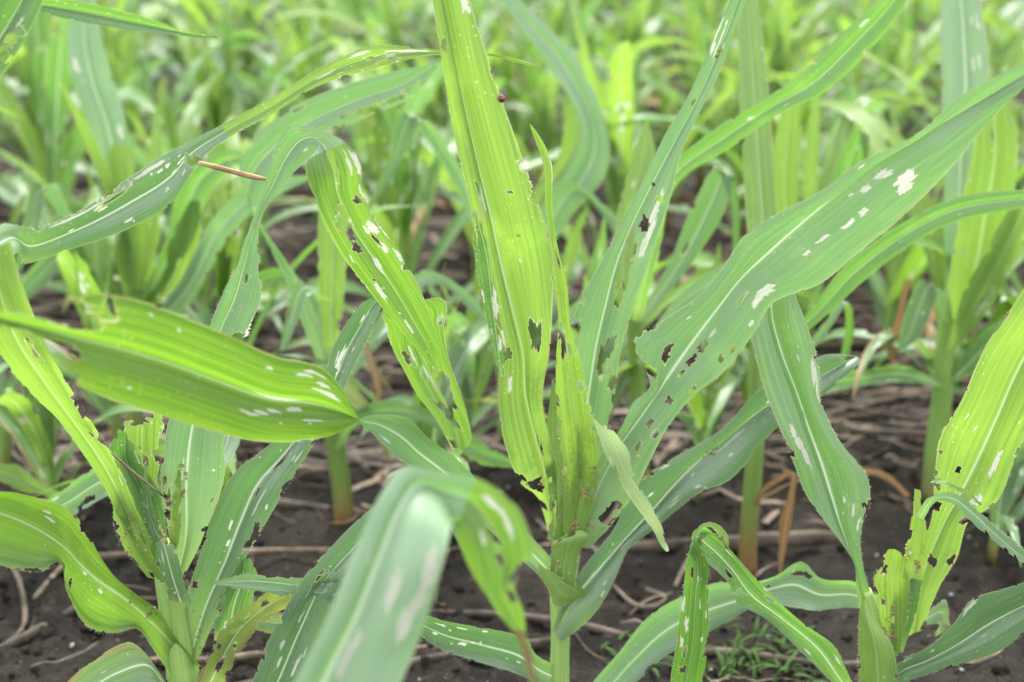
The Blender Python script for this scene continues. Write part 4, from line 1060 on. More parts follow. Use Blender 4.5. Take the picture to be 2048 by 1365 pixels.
# plant behind the cut strip: brown-footed stalk and a dry hanging leaf
b2 = mid_plant(1492, 1.62, "blurred maize plant with browned foot and one dry rust coloured hanging leaf")
stalk_px(b2, [(1494, 1145, 1.62, 19), (1498, 1060, 1.62, 18), (1506, 960, 1.62, 18), (1512, 860, 1.62, 18), (1512, 760, 1.62, 16), (1512, 640, 1.62, 9)], 'stalkb')
LF(b2, 'dry', [(1508, 1010, 1516, 1016, 1.60), (1520, 980, 1526, 990, 1.585), (1552, 955, 1556, 966, 1.57), (1578, 940, 1592, 950, 1.56), (1576, 985, 1590, 985, 1.555), (1560, 1040, 1584, 1040, 1.555), (1556, 1100, 1572, 1100, 1.555), (1558, 1150, 1561, 1150, 1.555)],
   cup=.004, label="dry rust coloured leaf hanging straight down")
LF(b2, 'dry', [(1500, 1005, 1506, 1010, 1.64), (1600, 955, 1602, 962, 1.66), (1700, 935, 1700, 946, 1.68), (1780, 950, 1774, 962, 1.70), (1820, 990, 1812, 996, 1.70)], cup=.001)
LF(b2, 'mid', [(1502, 760, 1520, 770, 1.62), (1470, 690, 1500, 710, 1.64), (1440, 640, 1460, 665, 1.66), (1395, 600, 1400, 612, 1.68)], auto=(1, 3, 2))
LF(b2, 'lime', [(1500, 650, 1525, 650, 1.63), (1496, 500, 1556, 500, 1.66), (1486, 330, 1548, 330, 1.70), (1478, 160, 1535, 160, 1.75), (1476, 0, 1515, 0, 1.80), (1490, -90, 1496, -90, 1.83)], auto=(0, 5, 1), label="upright green blade rising to the top of the frame")
LF(b2, 'mid', [(1512, 700, 1525, 710, 1.61), (1600, 640, 1610, 665, 1.58), (1700, 520, 1730, 560, 1.55), (1790, 455, 1800, 505, 1.53), (1900, 400, 1910, 445, 1.51), (2048, 380, 2050, 415, 1.50), (2150, 385, 2152, 390, 1.5)], auto=(0, 3, 1), top=True,
   label="long grey green leaf running level to the right edge")
LF(b2, 'mid', [(1508, 720, 1522, 730, 1.63), (1610, 690, 1625, 700, 1.66), (1680, 600, 1700, 610, 1.68), (1690, 660, 1706, 690, 1.69), (1680, 720, 1690, 725, 1.69)], auto=(1, 2, 2))

# plant behind on the right with a tall pale leaf and a lime whorl
b3 = mid_plant(1862, 1.84, "blurred maize plant at right with tall pale leaf above a lime whorl")
stalk_px(b3, [(1862, 1000, 1.84, 20), (1870, 900, 1.84, 20), (1884, 800, 1.84, 20), (1890, 700, 1.84, 20), (1905, 600, 1.84, 19), (1915, 540, 1.84, 10)], 'stalk')
LF(b3, 'blue', [(1896, 640, 1925, 640, 1.86), (1888, 480, 1945, 480, 1.87), (1886, 330, 1955, 330, 1.89), (1884, 180, 1978, 180, 1.91), (1880, 60, 1972, 60, 1.93), (1890, -40, 1950, -40, 1.95), (1920, -110, 1926, -110, 1.96)], scars=[(1960, 120, 10, 5), (1945, 130, 12, 5), (1958, 50, 8, 6)], auto=(0, 3, 2), top=True, label="tall pale grey green leaf")
LF(b3, 'lime', [(1905, 640, 1930, 640, 1.81), (1900, 560, 1990, 560, 1.79), (1920, 430, 2020, 430, 1.77), (1945, 300, 2036, 310, 1.76), (1955, 220, 2025, 230, 1.76), (1985, 195, 2005, 200, 1.76)], holes=[(1975, 560, 30, 10), (1985, 270, 9, 5)], auto=(1, 4, 3))
LF(b3, 'lime', [(1890, 700, 1915, 700, 1.80), (1930, 580, 1990, 600, 1.77), (1990, 470, 2040, 500, 1.75), (2050, 370, 2080, 400, 1.74), (2100, 300, 2106, 306, 1.73)], holes=[(1975, 600, 30, 8)], auto=(2, 4, 3))
LF(b3, 'mid', [(1870, 760, 1890, 775, 1.82), (1800, 730, 1790, 765, 1.80), (1740, 738, 1730, 772, 1.79), (1660, 750, 1656, 780, 1.78), (1600, 790, 1602, 794, 1.78)], auto=(0, 4, 2), top=True)
LF(b3, 'blue', [(1880, 640, 1900, 650, 1.82), (1840, 560, 1880, 580, 1.80), (1815, 610, 1860, 630, 1.79), (1800, 665, 1835, 680, 1.78), (1795, 700, 1800, 702, 1.78)], auto=(0, 3, 2))
LF(b3, 'mid', [(1890, 760, 1906, 770, 1.83), (1940, 690, 1970, 730, 1.82), (2000, 640, 2020, 670, 1.81), (2060, 620, 2066, 630, 1.8)], auto=(1, 2, 4))
LF(b3, 'dry', [(1810, 560, 1822, 560, 1.86), (1790, 640, 1806, 640, 1.86), (1772, 690, 1800, 690, 1.86), (1776, 722, 1790, 725, 1.86)], cup=.003)

# plant behind with a cut-off lime top
b4 = mid_plant(1590, 2.10, "blurred maize plant with two cut off lime blades standing upright")
stalk_px(b4, [(1590, 900, 2.1, 16), (1590, 760, 2.1, 15), (1590, 620, 2.1, 15), (1590, 520, 2.1, 10)])
LF(b4, 'lime', [(1575, 600, 1600, 600, 2.1), (1548, 480, 1600, 480, 2.1), (1540, 350, 1598, 350, 2.1), (1560, 230, 1600, 230, 2.1), (1570, 195, 1596, 195, 2.1)], auto=(0, 2, 3))
LF(b4, 'lime', [(1590, 600, 1610, 600, 2.11), (1604, 480, 1634, 480, 2.11), (1606, 350, 1636, 350, 2.11), (1618, 230, 1640, 230, 2.11), (1625, 190, 1638, 190, 2.11)], holes=[(1632, 400, 12, 8)], auto=(1, 2, 3))
LF(b4, 'mid', [(1600, 620, 1615, 620, 2.08), (1650, 420, 1690, 430, 2.05), (1690, 290, 1730, 300, 2.03), (1712, 255, 1738, 268, 2.02), (1725, 300, 1738, 300, 2.01), (1728, 330, 1732, 330, 2.01)], auto=(0, 2, 1))
LF(b4, 'lime', [(1590, 560, 1610, 560, 2.14), (1650, 330, 1690, 330, 2.2), (1690, 220, 1740, 190, 2.25), (1760, 175, 1790, 215, 2.27), (1830, 200, 1838, 210, 2.28)], auto=(2, 2, 4))
LF(b4, 'mid', [(1580, 640, 1600, 650, 2.06), (1480, 600, 1490, 630, 2.02), (1400, 620, 1402, 650, 2.0), (1330, 680, 1334, 686, 1.98)], auto=(1, 2, 3))

# plant behind carrying the long slanting leaf right of centre
bx = mid_plant(1290, 1.73, "blurred maize plant whose long green leaf slants up right of centre")
stalk_px(bx, [(1285, 1070, 1.73, 17), (1280, 900, 1.73, 17), (1275, 760, 1.73, 17), (1270, 640, 1.72, 16), (1268, 560, 1.72, 9)], 'stalkb')
LF(bx, 'mid', [(1262, 640, 1282, 645, 1.70), (1290, 500, 1318, 510, 1.66), (1334, 340, 1362, 360, 1.62), (1430, 258, 1462, 295, 1.60), (1512, 208, 1556, 230, 1.58), (1596, 152, 1650, 185, 1.57), (1686, 66, 1742, 98, 1.56), (1758, 0, 1802, 22, 1.55), (1836, -76, 1842, -72, 1.54)],
   scars=[(1728, 48, 9, 5), (1500, 238, 6, 4)], auto=(0, 2, 1), top=True, label="long mid green leaf slanting up to the top edge")
LF(bx, 'lime', [(1258, 700, 1280, 700, 1.73), (1225, 540, 1265, 545, 1.75), (1240, 400, 1290, 400, 1.78), (1270, 300, 1310, 300, 1.8), (1290, 240, 1296, 240, 1.81)], auto=(2, 3, 4))
LF(bx, 'mid', [(1270, 640, 1285, 650, 1.74), (1340, 520, 1375, 540, 1.78), (1390, 400, 1450, 420, 1.8), (1430, 330, 1470, 360, 1.81), (1462, 420, 1480, 425, 1.8), (1466, 500, 1478, 500, 1.79), (1470, 560, 1474, 560, 1.79)], auto=(2, 2, 5))
LF(bx, 'blue', [(1270, 720, 1280, 735, 1.70), (1360, 590, 1370, 620, 1.66), (1430, 540, 1440, 575, 1.64), (1500, 500, 1510, 530, 1.63), (1590, 430, 1594, 436, 1.62)], auto=(0, 3, 1), top=True)
LF(bx, 'blue', [(1262, 660, 1278, 670, 1.74), (1200, 600, 1220, 640, 1.76), (1160, 600, 1150, 650, 1.78), (1110, 650, 1112, 660, 1.8)], auto=(1, 2, 3))

# plant behind at left of centre: browned stalk under the hanging leaves
b1 = mid_plant(690, 1.74, "blurred maize plant with a dark browned stalk between the hanging leaves")
stalk_px(b1, [(690, 1060, 1.74, 20), (684, 980, 1.74, 20), (672, 900, 1.74, 19), (664, 820, 1.74, 18), (660, 700, 1.74, 10)], 'stalkb')
LF(b1, 'mid', [(665, 900, 680, 900, 1.72), (700, 830, 715, 850, 1.70), (780, 800, 785, 840, 1.67), (860, 820, 855, 850, 1.65), (960, 880, 965, 930, 1.62), (1040, 930, 1044, 936, 1.6)], auto=(1, 3, 3), top=True)
LF(b1, 'mid', [(655, 800, 675, 800, 1.75), (620, 640, 650, 640, 1.78), (560, 540, 590, 560, 1.8), (520, 545, 520, 575, 1.8), (430, 640, 434, 644, 1.8)], auto=(0, 2, 2), top=True)
LF(b1, 'blue', [(660, 780, 680, 780, 1.75), (740, 660, 780, 670, 1.77), (850, 540, 880, 570, 1.8), (930, 580, 940, 620, 1.8), (1010, 680, 1016, 684, 1.79)], auto=(1, 4, 3), top=True)
LF(b1, 'blue', [(650, 760, 672, 760, 1.74), (570, 560, 610, 580, 1.72), (480, 320, 520, 400, 1.68), (560, 230, 610, 300, 1.65), (690, 170, 730, 235, 1.62), (800, 140, 830, 190, 1.6), (870, 128, 874, 136, 1.59)], holes=[(740, 220, 26, 10), (680, 260, 20, 8), (820, 180, 20, 8), (790, 200, 20, 6)], auto=(3, 4, 6), top=True, label="chewed grey leaf behind the hanging leaf")
LF(b1, 'dry', [(690, 640, 712, 650, 1.73), (725, 700, 742, 700, 1.72), (748, 770, 762, 770, 1.71), (760, 820, 764, 820, 1.71)], cup=.003)
LF(b1, 'mid', [(640, 600, 670, 600, 1.70), (600, 560, 620, 590, 1.68), (570, 640, 590, 660, 1.66), (560, 700, 566, 704, 1.65)], auto=(1, 3, 3))
LF(b1, 'lime', [(650, 720, 676, 720, 1.745), (636, 560, 690, 560, 1.75), (640, 400, 700, 400, 1.76), (656, 300, 690, 300, 1.76)], auto=(3, 3, 4))

# plant behind with pale leaves left of the tall lime leaf, upper centre
b5 = mid_plant(1020, 2.05, "blurred maize plant with a broad pale drooping leaf behind the tall lime leaf")
stalk_px(b5, [(1010, 900, 2.05, 15), (1010, 780, 2.05, 15), (1005, 650, 2.05, 15), (1000, 540, 2.05, 10)])
LF(b5, 'blue', [(990, 640, 1010, 640, 2.05), (940, 440, 980, 440, 2.02), (860, 290, 920, 330, 2.0), (800, 225, 850, 240, 1.98), (770, 330, 800, 330, 1.97), (720, 440, 726, 440, 1.96)], auto=(1, 3, 2), top=True)
LF(b5, 'blue', [(1000, 600, 1020, 600, 2.06), (1090, 420, 1140, 440, 2.06), (1160, 270, 1220, 320, 2.06), (1100, 140, 1160, 130, 2.07), (1020, 30, 1060, 20, 2.08), (980, -40, 990, -44, 2.09)], auto=(0, 3, 1), top=True)
LF(b5, 'blue', [(1005, 620, 1022, 625, 2.03), (1060, 470, 1110, 480, 2.0), (1130, 360, 1180, 400, 1.98), (1220, 420, 1230, 470, 1.96), (1270, 540, 1276, 545, 1.95)], auto=(1, 3, 3), top=True)
LF(b5, 'lime', [(995, 600, 1018, 600, 2.06), (1040, 420, 1090, 420, 2.08), (1120, 300, 1170, 300, 2.1), (1130, 200, 1180, 200, 2.11), (1150, 150, 1160, 150, 2.12)], auto=(2, 2, 3))
LF(b5, 'lime', [(1000, 640, 1016, 640, 2.02), (1110, 560, 1130, 570, 2.0), (1150, 440, 1170, 440, 1.98), (1180, 400, 1184, 400, 1.97)], auto=(1, 2, 3))

# upper left plant with a broad pale leaf
b6 = mid_plant(268, 2.05, "blurred maize plant at upper left with a broad pale leaf and pale midrib")
stalk_px(b6, [(268, 900, 2.05, 17), (268, 760, 2.05, 17), (266, 640, 2.05, 17), (262, 540, 2.05, 16), (255, 460, 2.05, 9)])
LF(b6, 'blue', [(245, 500, 272, 500, 2.05), (206, 380, 272, 370, 2.05), (176, 250, 252, 245, 2.06), (142, 150, 222, 150, 2.07), (136, 60, 200, 60, 2.08), (160, -30, 190, -30, 2.09)], scars=[(150, 130, 14, 8), (240, 265, 12, 8)], auto=(0, 3, 1), top=True, label="broad pale leaf with wide pale midrib")
LF(b6, 'lime', [(245, 580, 290, 580, 2.02), (215, 460, 300, 460, 2.01), (215, 340, 268, 340, 2.01), (220, 292, 262, 292, 2.01)], auto=(0, 2, 2))
LF(b6, 'lime', [(250, 560, 275, 560, 2.03), (215, 400, 245, 420, 2.0), (165, 280, 195, 290, 1.98), (118, 165, 124, 165, 1.96)], auto=(0, 1, 1))
LF(b6, 'lime', [(262, 580, 300, 580, 2.04), (285, 420, 325, 420, 2.05), (300, 290, 325, 290, 2.06), (310, 210, 318, 210, 2.07)], auto=(1, 2, 3))
LF(b6, 'blue', [(250, 640, 275, 640, 2.02), (190, 560, 220, 590, 1.98), (110, 420, 150, 450, 1.94), (70, 380, 110, 365, 1.92), (40, 470, 70, 480, 1.90), (30, 540, 40, 545, 1.9)], auto=(1, 3, 2), top=True)
LF(b6, 'blue', [(262, 660, 280, 665, 2.0), (200, 590, 230, 600, 1.96), (110, 500, 150, 520, 1.92), (60, 540, 70, 590, 1.9), (10, 620, 14, 626, 1.9)], auto=(1, 3, 2), top=True)
LF(b6, 'mid', [(262, 640, 285, 640, 2.0), (330, 480, 372, 500, 1.96), (390, 330, 440, 360, 1.93), (470, 300, 480, 330, 1.92), (540, 370, 546, 374, 1.9)], auto=(1, 2, 2), top=True)
LF(b6, 'blue', [(268, 680, 290, 690, 2.0), (360, 560, 385, 600, 1.95), (440, 420, 470, 460, 1.92), (520, 360, 540, 400, 1.9), (620, 350, 626, 356, 1.9)], auto=(1, 3, 2), top=True)
LF(b6, 'lime', [(262, 620, 300, 620, 1.99), (320, 560, 365, 560, 1.97), (340, 480, 400, 470, 1.95), (380, 400, 400, 400, 1.94)], auto=(1, 3, 3))

# dark small plant at the left edge
b7 = mid_plant(5, 1.92, "small dark blurred maize plant at the left edge of the photograph")
stalk_px(b7, [(5, 965, 1.92, 15), (8, 900, 1.92, 15), (12, 830, 1.92, 13), (20, 780, 1.92, 8)], 'stalkb')
for q in ([(5, 860, 22, 865, 1.92), (50, 800, 60, 830, 1.9), (100, 830, 104, 850, 1.89), (140, 880, 143, 884, 1.88)], [(2, 830, 20, 830, 1.93), (20, 750, 50, 760, 1.94), (60, 730, 75, 745, 1.95)],
          [(0, 820, 18, 820, 1.93), (-20, 740, 10, 740, 1.95), (-10, 690, 0, 690, 1.96)], [(0, 850, 15, 850, 1.91), (-60, 800, -50, 830, 1.9), (-110, 850, -106, 855, 1.9)]):
    LF(b7, 'dark', q, auto=(1, 2, 3))

LF(b7, 'lime', [(-70, 905, -60, 925, 1.62), (0, 926, 6, 966, 1.58), (42, 932, 44, 984, 1.56), (82, 968, 84, 990, 1.55), (128, 990, 130, 998, 1.54)], auto=(0, 2, 2), label="small curled lime leaf")

# ------------------------------------------------------------------ generic plants for the rows behind
def gen_blade(rng, length, width, th0, droop, z0, az, twist=0.0, sway=0.0):
    n = 11
    pts, wd, tang = [], [], []
    x, z, th = 0.006, z0, th0
    ds = length / (n - 1)
    for i in range(n):
        s_ = i / (n - 1)
        pts.append((x, sway * s_ * s_, z))
        wd.append(width * (0.42 + 0.58 * math.sin(min(1, s_ / .42) * math.pi / 2)) * (1 - max(0, (s_ - .45) / .55) ** 1.9) + .0015)
        tang.append(th)
        x += math.sin(th) * ds; z += math.cos(th) * ds
        th += droop * ds * (0.3 + 1.9 * s_)
    ca, sa = math.cos(az), math.sin(az)
    Ls, Ms, Rs = [], [], []
    for i, (p, w_, th) in enumerate(zip(pts, wd, tang)):
        s_ = i / (n - 1)
        tw = twist * s_ ** 1.5
        side = Vector((0, 1, 0)); nrm = Vector((-math.cos(th), 0, math.sin(th)))
        d = side * math.cos(tw) + nrm * math.sin(tw)
        n2 = nrm * math.cos(tw) - side * math.sin(tw)
        v = 0.35 * (1 - s_) + .12
        c = Vector(p)
        for lst, q in ((Ls, c - d * w_ / 2 + n2 * w_ / 2 * v), (Ms, c), (Rs, c + d * w_ / 2 + n2 * w_ / 2 * v)):
            lst.append((q.x * ca - q.y * sa, q.x * sa + q.y * ca, q.z))
    return Blade(Ls, Ms, Rs, .003, .003, rng.randrange(1000), 60)


def make_proto(k):
    rng = random.Random(900 + k)
    root = bpy.data.objects.new("maize_plant", None)
    root.empty_display_size = .02
    hs_ = rng.uniform(.16, .24)
    lean = rng.uniform(-.02, .02)
    nodes = [(lean * q * q, lean * .5 * q, q * (hs_ + .05) - .02) for q in (0, .3, .6, .85, 1)]
    st_ = link_mesh("stalk", tube_mesh("stalk", nodes, [.0095, .010, .0105, .010, .005], M[rng.choice(('stalk', 'stalkb'))], 10), root)
    base_az = rng.uniform(0, 6.28)
    nl = rng.choice((8, 9, 9, 10))
    for i in range(nl):
        f = i / (nl - 1)
        z0 = .05 + f * (hs_ - .03)
        az = base_az + (i % 2) * math.pi + rng.gauss(0, .45)
        young = f > .62
        if young:
            L_, W_ = rng.uniform(.24, .40), rng.uniform(.030, .052)
            th0, dr = rng.uniform(.03, .30), rng.uniform(.2, 1.6)
            mat = rng.choice(('lime', 'lime', 'fresh', 'mid'))
        elif f > .25:
            L_, W_ = rng.uniform(.40, .60), rng.uniform(.036, .062)
            th0, dr = rng.uniform(.25, .6), rng.uniform(1.8, 4.2)
            mat = rng.choice(('blue', 'blue', 'mid', 'fresh', 'lime'))
        else:
            L_, W_ = rng.uniform(.32, .50), rng.uniform(.03, .045)
            th0, dr = rng.uniform(.6, .95), rng.uniform(2.5, 4.5)
            mat = rng.choice(('blue', 'mid', 'old', 'yellow', 'dry')) if i == 0 else rng.choice(('blue', 'blue', 'mid', 'old'))
        bd = gen_blade(rng, L_, W_, th0, dr, z0, az, rng.gauss(0, .8), rng.gauss(0, .05))
        H, Sc = [], []
        for _ in range(rng.randrange(1, 5)):
            H.append(blob(rng, rng.uniform(-.45, .45) * bd.w, rng.uniform(.15, .9) * bd.len, rng.uniform(.004, .018), rng.uniform(.002, .006), .003))
        for _ in range(rng.randrange(3, 9)):
            H.append(blob(rng, rng.choice((-.5, .5)) * bd.w, rng.uniform(.2, .95) * bd.len, rng.uniform(.006, .03), rng.uniform(.003, .010), .003))
        if young and rng.random() < .6:     # tips cut off by the caterpillars
            H.append(blob(rng, 0, bd.len, bd.len * rng.uniform(.12, .4), bd.w * 1.2, .004, .2))
        for _ in range(rng.randrange(2, 7)):
            Sc.append(blob(rng, rng.uniform(-.42, .42) * bd.w, rng.uniform(.1, .9) * bd.len, rng.uniform(.003, .016), rng.uniform(.0015, .005), .003))
        link_mesh("leaf", blade_mesh("leaf", bd, M[mat], H, Sc, .0085), root)
    return root


NPROTO = 14
protos = [make_proto(k) for k in range(NPROTO)]
proto_used = [False] * NPROTO


def joined_mesh(root):
    V, F, fm, mats = [], [], [], []
    at_names = ("la", "lt", "lx", "lv", "rim", "stain")
    A = {k: [] for k in at_names}
    for c in root.children:
        me = c.data; b0 = len(V)
        co = np.zeros(len(me.vertices) * 3); me.vertices.foreach_get("co", co)
        V += [tuple(p) for p in co.reshape(-1, 3)]
        ms = []
        for m_ in me.materials:
            if m_ not in mats: mats.append(m_)
            ms.append(mats.index(m_))
        for p in me.polygons:
            F.append(tuple(b0 + i for i in p.vertices)); fm.append(ms[p.material_index])
        for k in at_names:
            a = me.attributes.get(k)
            v = np.zeros(len(me.vertices))
            if a is not None: a.data.foreach_get("value", v)
            A[k].append(v)
    return mesh_from("maize_plant", V, F, mats, fm, {k: np.concatenate(v) for k, v in A.items()})


far_meshes = [joined_mesh(p) for p in protos]
ORD = ["first", "second", "third", "fourth", "fifth", "sixth", "seventh", "eighth", "ninth", "tenth", "eleventh", "twelfth", "thirteenth", "fourteenth", "fifteenth", "sixteenth", "seventeenth", "eighteenth", "nineteenth", "twentieth"]
_last = [0]


def field_plant(x, y, rz, sc, label, group, parts=True, k=None):
    rng = random.Random(int(x * 1000) * 7 + int(y * 1000))
    if k is None:
        k = rng.randrange(NPROTO)
        if k == _last[0]: k = (k + 5) % NPROTO
    _last[0] = k
    z = soil_z(x, y)
    if not parts:
        o = bpy.data.objects.new("maize_plant", far_meshes[k])
        COL.objects.link(o)
    elif not proto_used[k]:
        proto_used[k] = True
        o = protos[k]; COL.objects.link(o)
    else:
        o = protos[k].copy(); COL.objects.link(o)
        for c in protos[k].children:
            d = c.copy(); COL.objects.link(d); d.parent = o
    o.location = (x, y, z)
    o.rotation_euler = (rng.gauss(0, .05), rng.gauss(0, .05), rz)
    o.scale = (sc, sc, sc)
    tag(o, label, "maize plant", group)
    return o


rng = random.Random(77)
# second row: gaps left by the special plants
taken = [(ground_at(px, Y)[0], Y) for px, Y in ((1492, 1.62), (1862, 1.84), (1590, 2.10), (1290, 1.73), (690, 1.74), (1020, 2.05), (268, 2.05), (5, 1.92))]
row_y = [1.97, 2.38, 2.76, 3.14, 3.54, 3.96, 4.4, 4.85, 5.35, 5.9, 6.5, 7.2, 8.0]
row_word = ["second", "third", "fourth", "fifth", "sixth", "seventh", "eighth"]
for r_i, y0 in enumerate(row_y):
    half = 0.385 * (y0 * CP + CAM_H * SP_) + .35
    n = int(2 * half / (.225 if r_i < 8 else .30))
    xs_ = [-half + (i + .5) * 2 * half / n for i in range(n)]
    k_ = 0
    for x in xs_:
        x += rng.uniform(-.07, .07); y = y0 + rng.uniform(-.09, .09)
        if r_i < 2 and any(math.hypot(x - tx, (y - ty)) < .11 for tx, ty in taken): continue
        if r_i == 0 and rng.random() < .12: continue
        sc = rng.uniform(.70, 1.02) if r_i < 2 else rng.uniform(.82, 1.2)
        if r_i < 7:
            lab = f"blurred green maize plant, {ORD[min(k_, 19)]} from the left in the {row_word[r_i]} row behind"
            grp = "maize plants of the rows behind"
        else:
            lab, grp = "far blurred maize plant in the bright rows along the top", "far maize plants"
        field_plant(x, y, rng.uniform(0, 6.28), sc, lab, grp, r_i < 7)
        k_ += 1

for i_, (px, Y, sc, lab) in enumerate((
        (120, 1.72, .62, "small blurred maize plant behind the lime leaf leaning past the left edge"), (455, 1.66, .60, "small blurred maize plant behind the folded leaf's grey blade"),
        (850, 1.70, .66, "small blurred maize plant between the hanging leaves and the tall lime leaf"), (1395, 1.86, .66, "small blurred maize plant under the big leaf that reaches right"), (1985, 1.66, .62, "small blurred maize plant behind the broad lime leaf at the right edge"))):
    gp = ground_at(px, Y)
    field_plant(gp[0], gp[1], i_ * 1.3, sc, lab, "maize plants of the rows behind", True, (i_ * 3 + 1) % NPROTO)

# ------------------------------------------------------------------ dead stalks and straw between the rows
def stick_mesh(k):
    rg = random.Random(400 + k)
    L_ = rg.uniform(.22, .75); r = rg.uniform(.003, .0095)
    n = 9; pts = []; rad = []
    for i in range(n):
        t = i / (n - 1) - .5
        pts.append((t * L_, .012 * L_ * math.sin(t * 4 + k) + rg.gauss(0, .0008), rg.gauss(0, .0012) + r * .6))
        rad.append(r * (1 + .18 * (i % 3 == 1)) * rg.uniform(.86, 1.1) * (1 if 0 < i < n - 1 else .8))
    return tube_mesh("dry_stalk", pts, rad, M['straw' if k % 4 else 'straw2'], 9, .65)


sticks = [stick_mesh(k) for k in range(12)]
rs = random.Random(5)
M['tan'] = plain_mat('tan_dry_leaf', (0.26, 0.16, 0.08), (0.48, 0.33, 0.18), (90, 20, 90), 0.7, 0.3)


def stick(x, y, rz, k, label, sc=1.0, dz=0.0):
    o = bpy.data.objects.new("dry_stalk", sticks[k])
    COL.objects.link(o)
    o.location = (x, y, soil_z(x, y) + .003 + dz)
    o.rotation_euler = (0, rs.gauss(0, .03), rz); o.scale = (sc, sc, sc)
    tag(o, label, "dry stalk", "dry stalks lying on the soil")
    return o


for i in range(150):
    y = 1.35 + (rs.random() ** 1.15) * 3.9
    if y < 2.0 and rs.random() < .86: y += .85
    x = rs.uniform(-1, 1) * (.40 * (y + .3) + .1)
    stick(x, y, rs.gauss(0, .30) + (0 if rs.random() < .8 else rs.uniform(-1.4, 1.4)), rs.randrange(12), "dry brown maize stalk lying flat on the soil among the rows", rs.uniform(.7, 1.25), rs.uniform(0, .012))


def named_stick(pts, r, label, mat='straw'):
    P = [Vector((*at_ground(px, py)[:2], 0)) for px, py in pts]
    V = [Vector((p.x, p.y, soil_z(p.x, p.y) + r * .7)) for p in P]
    B = hermite(np.linspace(0, 1, len(V)), np.array([tuple(v) for v in V]), np.linspace(0, 1, 22))
    rg = random.Random(len(label))
    rad = [r * rg.uniform(.85, 1.15) for _ in B]
    c = B[11]
    me = tube_mesh("dry_stalk", B, rad, M[mat], 10, .8, origin=c)
    o = link_mesh("dry_stalk", me); o.location = tuple(c)
    tag(o, label, "dry stalk", "dry stalks lying on the soil")


def at_ground(px, py):
    dx, dy = (px - 1024) / FPX, (682.5 - py) / FPX
    d = (dx, CP + dy * SP_, -SP_ + dy * CP)
    k = -CAM_H / d[2]
    return (d[0] * k, d[1] * k, 0)


named_stick([(880, 1222), (1040, 1240), (1200, 1262), (1330, 1282), (1480, 1300), (1640, 1318), (1740, 1322)], .0055, "long dark dry stalk crossing the soil behind the central stem")
named_stick([(-30, 1330), (60, 1270), (160, 1225), (240, 1200)], .0065, "grey dry stalk on the soil at lower left")
named_stick([(20, 1150), (45, 1200), (50, 1250), (20, 1290)], .004, "thin curved dry root at the lower left edge")
named_stick([(70, 1215), (110, 1170), (140, 1140)], .004, "short pale dry stalk at lower left", 'straw2')
named_stick([(1225, 1160), (1270, 1210), (1310, 1215), (1330, 1190), (1290, 1180)], .0035, "curled brown dry root on the soil right of the central stem")
named_stick([(1075, 1045), (1110, 1085), (1190, 1110), (1215, 1160)], .004, "bent dry stalk behind the central stem")
named_stick([(1350, 1170), (1380, 1130), (1420, 1090)], .0035, "thin dry stalk leaning towards the hanging leaf")
# broken brown leaf stub hanging in the air behind the folded leaf
sp_ = [Vector(at(x, y, Y)) for x, y, Y in ((398, 326, 1.205), (430, 334, 1.21), (470, 345, 1.22), (505, 354, 1.23), (532, 359, 1.235))]
sm = tube_mesh("dry_leaf_stub", sp_, [.0017, .0024, .0024, .0026, .0014], M['tan'], 10, .6, origin=sp_[2])
so_ = link_mesh("dry_leaf_stub", sm); so_.location = sp_[2]
tag(so_, "short tan rolled dry leaf stub poking out behind the very long leaf", "dry leaf")
# thin straw lying across the left whorl
sp_ = [Vector(at(x, y, 1.172)) for x, y in ((216, 900), (255, 935), (295, 968), (336, 1000))]
sm = tube_mesh("straw", sp_, [.0006, .0014, .0014, .0005], M['straw2'], 8, .7, origin=sp_[1])
so_ = link_mesh("straw", sm); so_.location = sp_[1]
tag(so_, "thin tan straw lying across the lower left plant's whorl", "straw")


def litter(n, seed, ymin, ymax, rmin, rmax, lmin, lmax, wild=.5, flat=.9):
    rg = random.Random(seed)
    V, F = [], []
    for _ in range(n):
        y = ymin + (ymax - ymin) * rg.random() ** 1.3
        x = rg.uniform(-1, 1) * (.42 * (y + .3) + .1)
        L_ = rg.uniform(lmin, lmax); r = rg.uniform(rmin, rmax); a = rg.gauss(0, wild)
        cur = rg.gauss(0, .22)
        b0 = len(V); k = 6
        for i in range(k):
            t = i / (k - 1) - .5
            aa = a + cur * t
            px_, py_ = x + math.cos(aa) * t * L_, y + math.sin(aa) * t * L_
            pz = soil_z(px_, py_) + r * .7 * flat + .003 + rg.uniform(0, .004)
            sx, sy = -math.sin(aa) * r, math.cos(aa) * r
            V += [(px_ + sx, py_ + sy, pz), (px_, py_, pz + r * flat), (px_ - sx, py_ - sy, pz)]
        for i in range(k - 1):
            for j in range(2):
                F.append((b0 + i * 3 + j, b0 + i * 3 + j + 1, b0 + (i + 1) * 3 + j + 1, b0 + (i + 1) * 3 + j))
    return V, F


